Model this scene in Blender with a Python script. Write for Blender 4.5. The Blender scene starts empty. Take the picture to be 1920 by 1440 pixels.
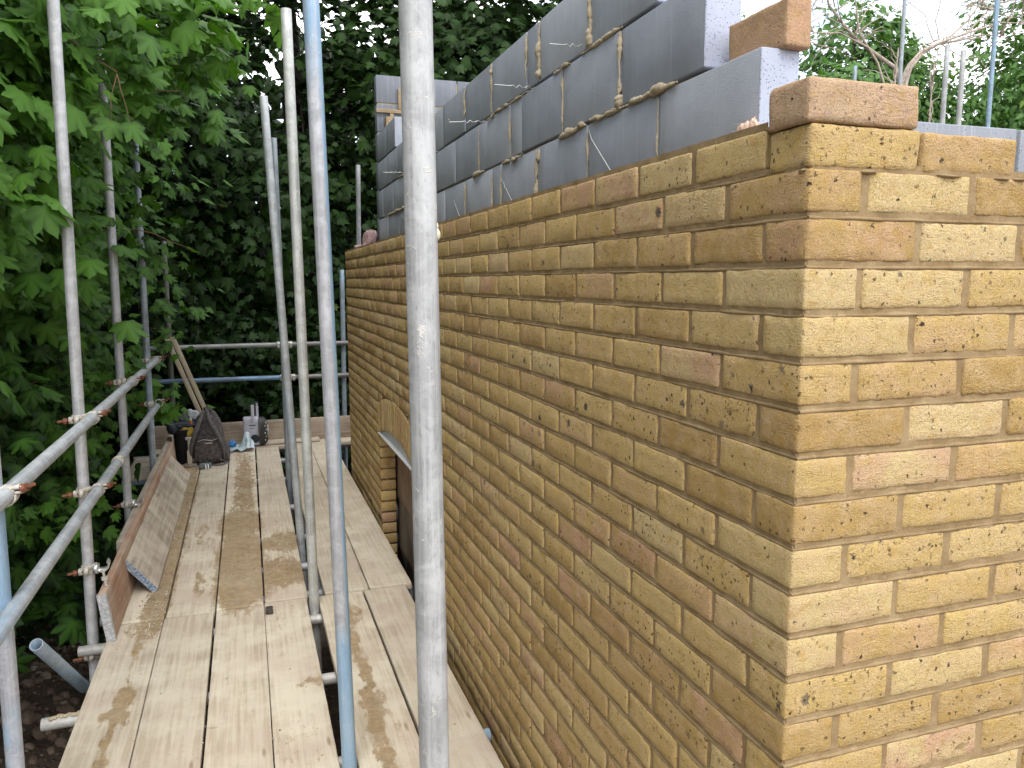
import bpy, math, random
import numpy as np
from mathutils import Matrix, Vector, Euler

# ------------------------------------------------------------------ camera, world, sun, exposure
SC = bpy.context.scene
COL = SC.collection
SC.render.engine = 'CYCLES'
SC.render.resolution_x, SC.render.resolution_y = 1024, 768
cam_d = bpy.data.cameras.new('camera')
cam = bpy.data.objects.new('camera', cam_d)
COL.objects.link(cam)
cam_d.sensor_width = 36.0
cam_d.lens = 27.483
cam_d.clip_start, cam_d.clip_end = 0.02, 400
YAW, PITCH, ROLL = math.radians(18.739), math.radians(-7.506), math.radians(-0.125)
_f = Vector((math.sin(YAW) * math.cos(PITCH), math.cos(YAW) * math.cos(PITCH), math.sin(PITCH)))
_r = Vector((math.cos(YAW), -math.sin(YAW), 0)); _u = _r.cross(_f)
_r2 = math.cos(ROLL) * _r + math.sin(ROLL) * _u; _u2 = -math.sin(ROLL) * _r + math.cos(ROLL) * _u
M = Matrix((( _r2.x, _u2.x, -_f.x, -0.8246), (_r2.y, _u2.y, -_f.y, -1.0137), (_r2.z, _u2.z, -_f.z, -0.2389), (0, 0, 0, 1)))
cam.matrix_world = M
SC.camera = cam

SUN_EL, SUN_AZ = math.radians(55), math.radians(191)      # azimuth clockwise from +Y: behind the camera, a little to the left
sun_d = bpy.data.lights.new('sun', 'SUN')
sun_d.energy = 1.4
sun_d.angle = math.radians(24)
sun_d.color = (1.0, 0.965, 0.91)
sun = bpy.data.objects.new('sun', sun_d)
COL.objects.link(sun)
_d = Vector((math.sin(SUN_AZ) * math.cos(SUN_EL), math.cos(SUN_AZ) * math.cos(SUN_EL), math.sin(SUN_EL)))
sun.rotation_euler = _d.to_track_quat('Z', 'Y').to_euler()
sun.location = (0, -6, 12)

world = bpy.data.worlds.new('World'); SC.world = world
world.use_nodes = True
wn, wl = world.node_tree.nodes, world.node_tree.links
wn.clear()
w_out = wn.new('ShaderNodeOutputWorld'); w_bg = wn.new('ShaderNodeBackground')
w_sky = wn.new('ShaderNodeTexSky'); w_sky.sky_type = 'NISHITA'; w_sky.sun_disc = False
w_sky.sun_elevation = SUN_EL; w_sky.sun_rotation = SUN_AZ
w_tc = wn.new('ShaderNodeTexCoord')
w_map = wn.new('ShaderNodeMapping'); w_map.inputs['Scale'].default_value = (1.0, 1.0, 2.2)
w_no = wn.new('ShaderNodeTexNoise'); w_no.inputs['Scale'].default_value = 2.6
w_no.inputs['Detail'].default_value = 7; w_no.inputs['Roughness'].default_value = 0.55
w_rmp = wn.new('ShaderNodeValToRGB')
w_rmp.color_ramp.elements[0].position = 0.22; w_rmp.color_ramp.elements[1].position = 0.50
w_cc = wn.new('ShaderNodeValToRGB')                       # grey and white parts of the cloud
w_cc.color_ramp.elements[0].color = (0.52, 0.56, 0.61, 1); w_cc.color_ramp.elements[1].color = (1, 1, 1, 1)
w_cc.color_ramp.elements[0].position = 0.38; w_cc.color_ramp.elements[1].position = 0.60
w_sc = wn.new('ShaderNodeVectorMath'); w_sc.operation = 'SCALE'; w_sc.inputs['Scale'].default_value = 15.5
w_mix = wn.new('ShaderNodeMix'); w_mix.data_type = 'RGBA'
wl.new(w_tc.outputs['Generated'], w_map.inputs['Vector']); wl.new(w_map.outputs[0], w_no.inputs['Vector'])
wl.new(w_no.outputs['Fac'], w_rmp.inputs['Fac']); wl.new(w_no.outputs['Fac'], w_cc.inputs['Fac'])
wl.new(w_cc.outputs['Color'], w_sc.inputs[0])
wl.new(w_rmp.outputs['Color'], w_mix.inputs['Factor']); wl.new(w_sky.outputs['Color'], w_mix.inputs['A'])
wl.new(w_sc.outputs[0], w_mix.inputs['B']); wl.new(w_mix.outputs['Result'], w_bg.inputs['Color'])
w_bg.inputs['Strength'].default_value = 0.15
wl.new(w_bg.outputs[0], w_out.inputs['Surface'])
SC.view_settings.view_transform = 'Standard'; SC.view_settings.look = 'None'
SC.view_settings.exposure = 0.64; SC.view_settings.gamma = 1.0
SC.view_settings.use_curve_mapping = False
SC.cycles.max_bounces = 8; SC.cycles.diffuse_bounces = 4; SC.cycles.transmission_bounces = 4
SC.cycles.use_denoising = True

# ------------------------------------------------------------------ helpers
random.seed(7)
RNG = np.random.default_rng(11)

def vnoise(P, seed=0):
    """smooth value noise of an (n,3) array, -1..1"""
    P = np.asarray(P, float)
    i = np.floor(P).astype(np.int64); f = P - i
    f = f * f * (3 - 2 * f)
    def h(a, b, c):
        x = (a * 374761393 + b * 668265263 + c * 2147483647 + seed * 974634777) & 0xffffffff
        x = ((x ^ (x >> 13)) * 1274126177) & 0xffffffff
        x = x ^ (x >> 16)
        return (x & 0xffff) / 32767.5 - 1
    r = 0
    for dx in (0, 1):
        for dy in (0, 1):
            for dz in (0, 1):
                w = (f[:, 0] if dx else 1 - f[:, 0]) * (f[:, 1] if dy else 1 - f[:, 1]) * (f[:, 2] if dz else 1 - f[:, 2])
                r = r + w * h(i[:, 0] + dx, i[:, 1] + dy, i[:, 2] + dz)
    return r

def fbm(P, seed=0, n=3):
    P = np.asarray(P, float); r = 0; a = 1; t = 0
    for k in range(n):
        r = r + a * vnoise(P * 2 ** k, seed + k * 17); t += a; a *= 0.5
    return r / t

class MB:
    """collects vertices and faces (quads or tris as arrays) and per-face values"""
    def __init__(s): s.v = []; s.f = []; s.n = 0; s.a = {}; s.nf = 0; s.va = {}
    def add(s, v, f, va=None, **fa):
        v = np.asarray(v, float).reshape(-1, 3)
        fl = [np.asarray(f)] if isinstance(f, np.ndarray) else [np.array([q]) for q in f]
        k = 0
        for q in fl:
            s.f.append(q + s.n); k += len(q)
        for name, val in fa.items():
            s.a.setdefault(name, [])
            s.a[name].append((s.nf, k, val))
        for name, val in (va or {}).items():
            s.va.setdefault(name, []).append((s.n, len(v), val))
        s.v.append(v); s.n += len(v); s.nf += k
    def box(s, lo, hi, **fa):
        x0, y0, z0 = lo; x1, y1, z1 = hi
        v = [(x0,y0,z0),(x1,y0,z0),(x1,y1,z0),(x0,y1,z0),(x0,y0,z1),(x1,y0,z1),(x1,y1,z1),(x0,y1,z1)]
        f = np.array([(0,3,2,1),(4,5,6,7),(0,1,5,4),(1,2,6,5),(2,3,7,6),(3,0,4,7)])
        s.add(v, f, **fa)

def mesh_obj(name, mb, mat, parent=None, loc=None, rot=None, smooth=True, label=None):
    v = np.concatenate(mb.v) if mb.v else np.zeros((0, 3))
    org = np.zeros(3)
    if parent is not None and parent.get('_w'): org = np.array(parent['_w'])
    if loc is not None and rot is None: org = np.array(loc, float)
    v = v - org
    me = bpy.data.meshes.new(name)
    me.vertices.add(len(v)); me.vertices.foreach_set('co', v.ravel())
    loops = np.concatenate([q.ravel() for q in mb.f]); tot = np.concatenate([np.full(len(q), q.shape[1]) for q in mb.f])
    start = np.concatenate([[0], np.cumsum(tot)[:-1]])
    me.loops.add(len(loops)); me.loops.foreach_set('vertex_index', loops.astype(np.int32))
    me.polygons.add(len(tot)); me.polygons.foreach_set('loop_start', start.astype(np.int32)); me.polygons.foreach_set('loop_total', tot.astype(np.int32))
    for an, L in mb.a.items():
        arr = np.zeros(len(tot), np.float32)
        for s0, k, val in L: arr[s0:s0 + k] = val
        at = me.attributes.new(an, 'FLOAT', 'FACE'); at.data.foreach_set('value', arr)
    for an, L in mb.va.items():
        arr = np.zeros(len(v), np.float32)
        for s0, k, val in L: arr[s0:s0 + k] = val
        at = me.attributes.new(an, 'FLOAT', 'POINT'); at.data.foreach_set('value', arr)
    me.update(calc_edges=True)
    me.polygons.foreach_set('use_smooth', np.full(len(tot), bool(smooth)))
    if mat is not None: me.materials.append(mat)
    me.validate()
    o = bpy.data.objects.new(name, me); COL.objects.link(o)
    if parent is not None: o.parent = parent
    if loc is not None: o.location = loc
    if rot is not None: o.rotation_euler = rot
    if label: o['label'] = label
    return o

def tag(o, label, cat, group=None, kind=None):
    if label: o['label'] = label
    if cat: o['category'] = cat
    if group: o['group'] = group
    if kind: o['kind'] = kind
    return o

def thing(name, label, cat, loc, group=None):
    o = bpy.data.objects.new(name, None); COL.objects.link(o)
    o.empty_display_size = 0.1
    o.location = loc; o['_w'] = [float(c) for c in loc]
    return tag(o, label, cat, group)

def structure(name, mb, mat, smooth=False):
    o = mesh_obj(name, mb, mat, smooth=smooth); o['kind'] = 'structure'; return o

def frame_of(d):
    d = d / np.linalg.norm(d)
    a = np.array([0, 0, 1.0]) if abs(d[2]) < .9 else np.array([1.0, 0, 0])
    u = np.cross(a, d); u /= np.linalg.norm(u)
    return u, np.cross(d, u)

def tube(mb, pts, rad, seg=12, cap=True, **fa):
    pts = np.asarray(pts, float); n = len(pts)
    rad = np.full(n, rad) if np.isscalar(rad) else np.asarray(rad, float)
    V = []
    dprev = None
    for i in range(n):
        d = pts[min(i + 1, n - 1)] - pts[max(i - 1, 0)]
        if i == 0: u, w = frame_of(d)
        else:
            d = d / np.linalg.norm(d)
            u = u - d * (u @ d); u /= np.linalg.norm(u); w = np.cross(d, u)
        t = np.linspace(0, 2 * math.pi, seg, endpoint=False)
        V.append(pts[i] + rad[i] * (np.cos(t)[:, None] * u + np.sin(t)[:, None] * w))
    V = np.concatenate(V)
    F = []
    k = np.arange(seg); k2 = (k + 1) % seg
    for i in range(n - 1):
        F.append(np.stack([i * seg + k, i * seg + k2, (i + 1) * seg + k2, (i + 1) * seg + k], 1))
    mb.add(V, np.concatenate(F), **fa)
    if cap:
        mb.add(V[:seg], [list(range(seg))[::-1]], **fa); mb.add(V[-seg:], [list(range(seg))], **fa)

def hollow(mb, a, b, r=0.0242, ri=0.0202, seg=28, bend=0.0):
    """open ended scaffold tube from a to b"""
    a = np.array(a, float); b = np.array(b, float); d = (b - a); L = np.linalg.norm(d); d /= L
    u, w = frame_of(d); t = np.linspace(0, 2 * math.pi, seg, endpoint=False)
    ring = lambda c, rr: c + rr * (np.cos(t)[:, None] * u + np.sin(t)[:, None] * w)
    n = max(2, int(L / .25))
    rows = [ring(a + d * .12, ri), ring(a, ri), ring(a - d * .0004, r - .0012), ring(a + d * .0012, r)]
    for i in range(1, n): rows.append(ring(a + d * L * i / n + u * bend * math.sin(math.pi * i / n), r))
    rows += [ring(b - d * .0012, r), ring(b + d * .0004, r - .0012), ring(b, ri), ring(b - d * .12, ri)]
    V = np.concatenate(rows); k = np.arange(seg); k2 = (k + 1) % seg
    F = np.concatenate([np.stack([i * seg + k, i * seg + k2, (i + 1) * seg + k2, (i + 1) * seg + k], 1) for i in range(len(rows) - 1)])
    mb.add(V, F)

def rough_box(mb, lo, hi, r=.004, step=.02, amp=.001, seed=0, skip=(), fn=None, nscale=60, **fa):
    """rounded box with slightly uneven faces; welded grid on each face"""
    lo = np.array(lo, float); hi = np.array(hi, float)
    ax = []
    for k in range(3):
        L = hi[k] - lo[k]
        n = max(1, int(round((L - 2.2 * r) / step)))
        mid = np.linspace(1.1 * r, L - 1.1 * r, n + 1)
        ax.append(lo[k] + np.concatenate([[0, .35 * r], mid, [L - .35 * r, L]]))
    V = []; F = []; n0 = 0
    for k in range(3):
        a, b = (k + 1) % 3, (k + 2) % 3
        for side in (0, 1):
            if (k, side) in skip: continue
            A, B = np.meshgrid(ax[a], ax[b], indexing='ij')
            P = np.zeros(A.shape + (3,)); P[..., a] = A; P[..., b] = B; P[..., k] = hi[k] if side else lo[k]
            na, nb = A.shape; idx = np.arange(na * nb).reshape(na, nb) + n0
            q = np.stack([idx[:-1, :-1], idx[1:, :-1], idx[1:, 1:], idx[:-1, 1:]], -1).reshape(-1, 4)
            if not side: q = q[:, ::-1]
            V.append(P.reshape(-1, 3)); F.append(q); n0 += na * nb
    V = np.concatenate(V); F = np.concatenate(F)
    key = np.round(V * 1e5).astype(np.int64)
    _, first, inv = np.unique(key, axis=0, return_index=True, return_inverse=True)
    inv = inv.ravel(); V = V[first]; F = inv[F]
    inner = np.clip(V, lo + r, hi - r); d = V - inner; L = np.linalg.norm(d, axis=1); L[L == 0] = 1
    nrm = d / L[:, None]
    V = inner + nrm * r
    off = amp * fbm(V * nscale + seed * 7.3, seed, 2) + .8 * amp * vnoise(V * nscale / 4 + seed * 3.1, seed + 5)
    corner = (np.abs(d) > r * .3).sum(1) >= 2
    off = off - corner * amp * 1.2 * np.abs(vnoise(V * nscale * 1.5, seed + 9))
    V = V + nrm * off[:, None]
    if fn is not None: V = fn(V)
    mb.add(V, F, **fa)

def ring(mb, c, axis, r0, r1, h, seg=24, a0=0, a1=2 * math.pi, ref=None):
    """collar: hollow ring about axis through c"""
    c = np.array(c, float); d = np.array(axis, float); d /= np.linalg.norm(d)
    if ref is None: u, w = frame_of(d)
    else: u = np.array(ref, float); u -= d * (u @ d); u /= np.linalg.norm(u); w = np.cross(d, u)
    t = np.linspace(a0, a1, seg + 1)
    prof = [(r0, -h / 2), (r1 - .001, -h / 2), (r1, -h / 2 + .002), (r1, h / 2 - .002), (r1 - .001, h / 2), (r0, h / 2)]
    V = np.concatenate([c + d * z + rr * (np.cos(t)[:, None] * u + np.sin(t)[:, None] * w) for rr, z in prof])
    n = seg + 1; k = np.arange(seg); m = len(prof)
    F = np.concatenate([np.stack([i * n + k, i * n + k + 1, ((i + 1) % m) * n + k + 1, ((i + 1) % m) * n + k], 1) for i in range(m)])
    mb.add(V, F)
    mb.add(V, [[i * n for i in range(m)], [i * n + seg for i in range(m)][::-1]])

def blob(mb, c, rad, seed=0, amp=.25, n=10, exps=1.0, rot=None, nscale=2.2, **fa):
    """uneven ellipsoid; exps<1 gives a boxier form"""
    th = np.linspace(0, math.pi, n + 1); ph = np.linspace(0, 2 * math.pi, 2 * n, endpoint=False)
    T, Pn = np.meshgrid(th, ph, indexing='ij')
    sg = lambda x: np.sign(x) * np.abs(x) ** exps
    U = np.stack([sg(np.sin(T)) * sg(np.cos(Pn)), sg(np.sin(T)) * sg(np.sin(Pn)), sg(np.cos(T))], -1).reshape(-1, 3)
    nz = 1 + amp * fbm(U * nscale + seed * 13.7, seed, 3)
    V = U * nz[:, None] * np.array(rad)
    if rot is not None: V = V @ np.array(Euler(rot).to_matrix()).T
    V = V + np.array(c)
    m = 2 * n; k = np.arange(m); k2 = (k + 1) % m
    F = np.concatenate([np.stack([i * m + k, (i + 1) * m + k, (i + 1) * m + k2, i * m + k2], 1) for i in range(n)])
    mb.add(V, F, **fa)

# ------------------------------------------------------------------ materials
class NT:
    def __init__(s, name):
        s.m = bpy.data.materials.new(name); s.m.use_nodes = True
        s.n = s.m.node_tree.nodes; s.l = s.m.node_tree.links
        s.b = s.n['Principled BSDF']
        s.geo = None
    def new(s, t, **kw):
        o = s.n.new(t)
        for k, v in kw.items(): setattr(o, k, v)
        return o
    def link(s, a, b): s.l.new(a, b)
    def val(s, sock, v):
        if isinstance(v, bpy.types.NodeSocket): s.link(v, sock)
        else: sock.default_value = v
    def coord(s, kind='pos'):
        if kind == 'pos': return s.new('ShaderNodeNewGeometry').outputs['Position']
        return s.new('ShaderNodeTexCoord').outputs['Object']
    def mapping(s, vec, scale=(1, 1, 1), loc=(0, 0, 0)):
        m = s.new('ShaderNodeMapping'); s.link(vec, m.inputs['Vector'])
        m.inputs['Scale'].default_value = scale; m.inputs['Location'].default_value = loc
        return m.outputs[0]
    def noise(s, vec, scale, detail=3, rough=.55, dist=0.0, out='Fac'):
        t = s.new('ShaderNodeTexNoise'); s.link(vec, t.inputs['Vector'])
        t.inputs['Scale'].default_value = scale; t.inputs['Detail'].default_value = detail
        t.inputs['Roughness'].default_value = rough; t.inputs['Distortion'].default_value = dist
        return t.outputs[out]
    def vor(s, vec, scale, out='Distance', feature='F1', rand=1.0):
        t = s.new('ShaderNodeTexVoronoi'); s.link(vec, t.inputs['Vector']); t.feature = feature
        t.inputs['Scale'].default_value = scale; t.inputs['Randomness'].default_value = rand
        return t.outputs[out]
    def ramp(s, fac, stops):
        r = s.new('ShaderNodeValToRGB'); s.val(r.inputs['Fac'], fac)
        e = r.color_ramp.elements
        while len(e) < len(stops): e.new(.5)
        for i, (p, c) in enumerate(stops):
            e[i].position = p
            e[i].color = (c, c, c, 1) if not isinstance(c, (tuple, list)) else (*c, 1)
        return r.outputs['Color']
    def math(s, op, a, b=0.0, clamp=False):
        m = s.new('ShaderNodeMath', operation=op); m.use_clamp = clamp
        s.val(m.inputs[0], a); s.val(m.inputs[1], b)
        return m.outputs[0]
    def mr(s, v, a, b, c=0.0, d=1.0):
        m = s.new('ShaderNodeMapRange'); s.val(m.inputs['Value'], v)
        m.inputs['From Min'].default_value = a; m.inputs['From Max'].default_value = b
        m.inputs['To Min'].default_value = c; m.inputs['To Max'].default_value = d
        return m.outputs[0]
    def mix(s, fac, a, b, mode='MIX'):
        m = s.new('ShaderNodeMix', data_type='RGBA', blend_type=mode)
        s.val(m.inputs['Factor'], fac)
        for k, v in (('A', a), ('B', b)):
            if isinstance(v, (tuple, list)): v = (*v, 1) if len(v) == 3 else v
            s.val(m.inputs[k], v)
        return m.outputs['Result']
    def attr(s, name):
        a = s.new('ShaderNodeAttribute'); a.attribute_name = name; return a.outputs['Fac']
    def sep(s, v):
        x = s.new('ShaderNodeSeparateXYZ'); s.link(v, x.inputs[0]); return x.outputs
    def bump(s, h, dist=.001, strength=1.0, prev=None):
        b = s.new('ShaderNodeBump'); s.val(b.inputs['Height'], h)
        b.inputs['Distance'].default_value = dist; b.inputs['Strength'].default_value = strength
        if prev is not None: s.link(prev, b.inputs['Normal'])
        return b.outputs[0]
    def done(s, col=None, rough=None, normal=None, metal=None, spec=None):
        if col is not None: s.val(s.b.inputs['Base Color'], (*col, 1) if isinstance(col, (tuple, list)) and len(col) == 3 else col)
        if rough is not None: s.val(s.b.inputs['Roughness'], rough)
        if metal is not None: s.val(s.b.inputs['Metallic'], metal)
        if spec is not None: s.val(s.b.inputs['Specular IOR Level'], spec)
        if normal is not None: s.link(normal, s.b.inputs['Normal'])
        return s.m

def mat_brick(name='yellow_stock_brick', stops=None):
    t = NT(name); P = t.coord()
    tone = t.attr('tone'); pink = t.attr('pink'); spot = t.attr('spot')
    base = t.ramp(tone, stops or [(0, (.375, .245, .092)), (.3, (.475, .328, .130)), (.7, (.53, .38, .155)), (1, (.575, .445, .23))])
    n1 = t.noise(P, 22, 4, .6)
    base = t.mix(t.mr(n1, .42, .68, 0, .55), base, (.56, .40, .235))            # pale, pinkish bloom
    n2 = t.noise(P, 11, 3, .5, .4)
    pk = t.math('MULTIPLY', t.mr(n2, .38, .62), t.math('MULTIPLY', pink, .9), True)
    base = t.mix(pk, base, (.52, .315, .205))
    n3 = t.noise(P, 38, 5, .7, .6)
    base = t.mix(t.mr(n3, .32, .48, .6, 0), base, (.44, .27, .07))             # ochre mottling
    fine = t.noise(P, 420, 3, .7)
    base = t.mix(1.0, base, t.ramp(fine, [(.25, .60), (.75, 1.25)]), 'MULTIPLY')
    pit = t.mr(t.noise(P, 260, 2, .6), .27, .36, 1, 0)
    base = t.mix(t.math('MULTIPLY', pit, .55), base, (.16, .09, .035))
    # iron spots: two sizes of dark grey inclusions, more of them where the brick is 'spotty'
    Pw = t.new('ShaderNodeVectorMath', operation='ADD'); t.link(P, Pw.inputs[0])
    nv = t.new('ShaderNodeTexNoise'); t.link(P, nv.inputs['Vector']); nv.inputs['Scale'].default_value = 210
    sc = t.new('ShaderNodeVectorMath', operation='SCALE'); t.link(nv.outputs['Color'], sc.inputs[0]); sc.inputs['Scale'].default_value = .013
    t.link(sc.outputs[0], Pw.inputs[1]); PW = Pw.outputs[0]
    def spots(scale, rad, thr):
        d = t.vor(PW, scale); c = t.sep(t.vor(PW, scale, 'Color'))[0]
        on = t.math('GREATER_THAN', c, t.math('SUBTRACT', thr, t.math('MULTIPLY', spot, .42)))
        sz = t.math('MULTIPLY', t.sep(t.vor(PW, scale, 'Color'))[1], rad)
        return t.math('MULTIPLY', t.math('MULTIPLY', on, t.mr(t.math('SUBTRACT', d, sz), -.10, .04, 1, 0), True), t.mr(t.sep(t.vor(PW, scale, 'Color'))[2], 0, 1, .45, 1.0))
    s1 = spots(36, .52, 1.08); s2 = spots(105, .46, .90)
    base = t.mix(s2, base, (.045, .03, .022))
    base = t.mix(s1, base, (.05, .05, .058))
    wht = t.mr(t.noise(P, 24, 6, .75, 1.2), .64, .76)
    base = t.mix(t.math('MULTIPLY', wht, .6), base, (.62, .53, .42))
    h = t.math('ADD', t.math('MULTIPLY', t.noise(P, 62, 6, .72, .8), 1.5), t.math('MULTIPLY', fine, .75))
    Ps = t.mapping(P, (1, 1, 3.2))
    h = t.math('ADD', h, t.math('MULTIPLY', t.math('MULTIPLY', t.noise(Ps, 30, 3, .5, 2.5), t.mr(t.noise(P, 13, 2), .4, .62)), 1.1))    # creased, hand-thrown look
    h = t.math('SUBTRACT', h, t.math('MULTIPLY', t.math('ADD', s1, pit), .6))
    return t.done(base, .93, t.bump(h, .0030, .95), spec=.2)

def mat_mortar(name, c=(.32, .232, .128), dark=(.22, .15, .075)):
    t = NT(name); P = t.coord()
    n = t.noise(P, 16, 4, .6); f = t.noise(P, 500, 2, .6)
    col = t.mix(t.mr(n, .35, .65), dark, c)
    col = t.mix(t.mr(t.noise(P, 45, 4, .6), .6, .72, 0, .6), col, tuple(min(1, x * 1.35) for x in c))
    col = t.mix(1.0, col, t.ramp(f, [(.2, .8), (.8, 1.12)]), 'MULTIPLY')
    h = t.math('ADD', t.noise(P, 120, 4, .6), t.math('MULTIPLY', f, .4))
    return t.done(col, .95, t.bump(h, .0018, .8), spec=.15)

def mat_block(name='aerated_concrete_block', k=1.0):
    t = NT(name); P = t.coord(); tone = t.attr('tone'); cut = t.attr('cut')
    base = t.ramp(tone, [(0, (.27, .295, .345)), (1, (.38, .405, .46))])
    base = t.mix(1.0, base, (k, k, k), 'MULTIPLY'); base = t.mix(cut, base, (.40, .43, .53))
    n = t.noise(P, 5, 4, .6); base = t.mix(1.0, base, t.ramp(n, [(.3, .88), (.72, 1.10)]), 'MULTIPLY')
    Pv = t.mapping(P, (90, 90, 1.0)); sv = t.noise(Pv, 1, 3, .7)
    base = t.mix(t.mr(sv, .56, .74, 0, .6), base, (.42, .44, .48))                 # vertical wire-cut streaks
    base = t.mix(t.mr(t.noise(P, 9, 5, .7, .8), .6, .8, 0, .35), base, (.30, .285, .26))  # dusty smears of mortar
    d = t.vor(P, 210); c = t.sep(t.vor(P, 210, 'Color'))[0]
    base = t.mix(t.mr(t.noise(t.mapping(P, (1, 1, 3)), 26, 6, .8, 1.5), .66, .72, 0, .5), base, (.06, .065, .075))
    hole = t.math('MULTIPLY', t.math('GREATER_THAN', c, t.math('SUBTRACT', .955, t.math('MULTIPLY', cut, .28))), t.mr(d, .18, .34, 1, 0))
    base = t.mix(t.math('MULTIPLY', hole, .8), base, (.035, .04, .05))
    h = t.math('SUBTRACT', t.noise(P, 240, 3, .6), hole)
    h = t.math('ADD', h, t.math('MULTIPLY', t.noise(P, 30, 3), .8))
    return t.done(base, .9, t.bump(h, .0016, .6), spec=.2)

def mat_galv(name, base=(.40, .405, .41), blue=0.0, side=None, bands=(), dirt=.5, seed=0, metal=.25):
    """weathered galvanised tube with patches of faded blue paint (blue amount, optional stripe side or z bands)"""
    ax = {'m': 1, 'n': 1, 's': 1, 't': 1, 'o': 0, 'p': 0, 'q': 0, 'r': 0}.get(name.split('_')[1][0], 2) if name.startswith('galv_') else 2
    if name.startswith('galv_tr'): ax = 0
    base = tuple(x * .86 for x in base)
    t = NT(name); P = t.coord('obj'); P = t.mapping(P, (1, 1, 1), (seed * 3.7, seed * 1.9, seed * 5.3))
    Pl = t.mapping(P, tuple(3.2 if i == ax else 150 for i in range(3))); P0 = t.coord('obj')
    streak = t.noise(Pl, 1, 4, .7)
    col = t.mix(t.mr(streak, .3, .7), tuple(x * .70 for x in base), tuple(min(.78, x * 1.2) for x in base))
    col = t.mix(t.mr(t.noise(P, 14, 5, .7, .5), .44, .62, 0, .7), col, tuple(min(.8, x * 1.45) for x in base))
    spk = t.mr(t.noise(t.mapping(P, tuple(60 if i == ax else 200 for i in range(3))), 1, 3, .7), .57, .68)
    col = t.mix(t.math('MULTIPLY', spk, .28), col, (.12, .12, .125))
    if blue > 0 or side or bands:
        nb = t.noise(t.mapping(P, tuple(3 if i == ax else 30 for i in range(3))), 1, 4, .7)
        m = t.math('MULTIPLY', t.mr(t.noise(P, 2.3, 3, .6), .62 - .3 * blue, .72 - .3 * blue), t.mr(nb, .35, .6)) if blue > 0 else 0.0
        xyz = t.sep(P0)
        if side is not None:
            s_ = t.math('ADD', t.math('MULTIPLY', xyz[0], side[0]), t.math('MULTIPLY', xyz[1], side[1]))
            s_ = t.math('SUBTRACT', s_, t.math('MULTIPLY', xyz[2], side[3]))
            s_ = t.math('ADD', s_, t.math('MULTIPLY', t.math('SUBTRACT', nb, .5), .010))
            m = t.math('MAXIMUM', m, t.mr(s_, side[2], side[2] + .002))
        for z0, z1, ax in bands:
            zc = (z0 + z1) / 2; hw = abs(z1 - z0) / 2
            d = t.math('ABSOLUTE', t.math('SUBTRACT', xyz[ax], zc))
            d = t.math('ADD', d, t.math('MULTIPLY', t.math('SUBTRACT', nb, .5), hw * 1.2))
            m = t.math('MAXIMUM', m, t.mr(d, hw * .72, hw * 1.1, 1, 0))
        bc = t.mix(t.mr(nb, .3, .7), (.14, .31, .50), (.30, .45, .58))
        col = t.mix(t.math('MULTIPLY', m, t.mr(streak, .3, .65, .95, .6), True), col, bc)
    spl = t.mr(t.noise(P, 26, 5, .8, .9), .60, .66)
    col = t.mix(t.math('MULTIPLY', spl, dirt), col, (.62, .59, .52))                # mortar splashes
    h = t.math('ADD', t.math('MULTIPLY', streak, .6), t.math('MULTIPLY', spl, .9))
    h = t.math('SUBTRACT', h, t.math('MULTIPLY', spk, .4))
    return t.done(col, t.mr(streak, .2, .8, .42, .62), t.bump(h, .0008, .7), metal=metal)

def mat_board(name, a=(.47, .395, .275), b=(.36, .275, .175), wet=(.24, .16, .075), axis=1, dust=.55):
    """dusty scaffold board, grain along local axis; wet mortar where the 'stain' value is high"""
    t = NT(name); P = t.coord('obj'); W = t.coord()
    sc = [70, 70, 70]; sc[axis] = 2.0
    g = t.noise(t.mapping(P, tuple(sc)), 1, 5, .65, .35)
    sc2 = [16, 16, 16]; sc2[axis] = .9
    g2 = t.noise(t.mapping(P, tuple(sc2)), 1, 4, .6, 1.0)
    col = t.mix(t.mr(g, .38, .62), tuple(x * 1.02 for x in b), a)
    col = t.mix(t.mr(g2, .50, .66, 0, .45), col, tuple(x * .72 for x in b))
    d = t.noise(W, 5, 5, .6)
    col = t.mix(t.mr(t.math('ADD', d, t.math('MULTIPLY', t.math('SUBTRACT', g, .5), .35)), .40, .62, 0, dust * 1.25), col, (.53, .475, .375))                    # dried mortar dust
    col = t.mix(t.mr(t.noise(W, 2.8, 4, .6), .45, .66, 0, .6), col, (.42, .335, .27))
    tone = t.attr('tone')
    col = t.mix(1.0, col, t.ramp(tone, [(0, .92), (1, 1.18)]), 'MULTIPLY')
    st = t.math('ADD', t.attr('stain'), t.math('MULTIPLY', t.math('SUBTRACT', t.noise(t.mapping(W, (1, 1, 1) if axis == 9 else tuple(.4 if i == axis else 1.3 for i in range(3))), 34, 5, .75), .5), .95))
    sm = t.mr(st, .40, .54)
    wv = t.mix(t.mr(t.noise(W, 40, 5, .7), .35, .68), tuple(x * .72 for x in wet), tuple(x * 1.35 for x in wet))
    col = t.mix(t.math('MULTIPLY', sm, t.mr(t.noise(W, 11, 4, .6), .3, .7, .65, .92)), col, wv)
    k = t.vor(t.mapping(P, (9, 9, 9) if axis == 9 else tuple([9 if i != axis else 2.2 for i in range(3)])), 1)
    kn = t.mr(k, .04, .09, 1, 0)
    col = t.mix(t.math('MULTIPLY', kn, .6), col, (.17, .10, .05))                    # knots
    spk = t.mr(t.noise(W, 60, 4, .7), .63, .70)
    col = t.mix(t.math('MULTIPLY', spk, .5), col, (.24, .17, .10))
    h = t.math('ADD', t.math('MULTIPLY', g, 1.0), t.math('MULTIPLY', t.noise(W, 130, 3, .6), .5))
    return t.done(col, t.mr(sm, 0, 1, .9, .62), t.bump(h, .0016, .7), spec=.3)

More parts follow.
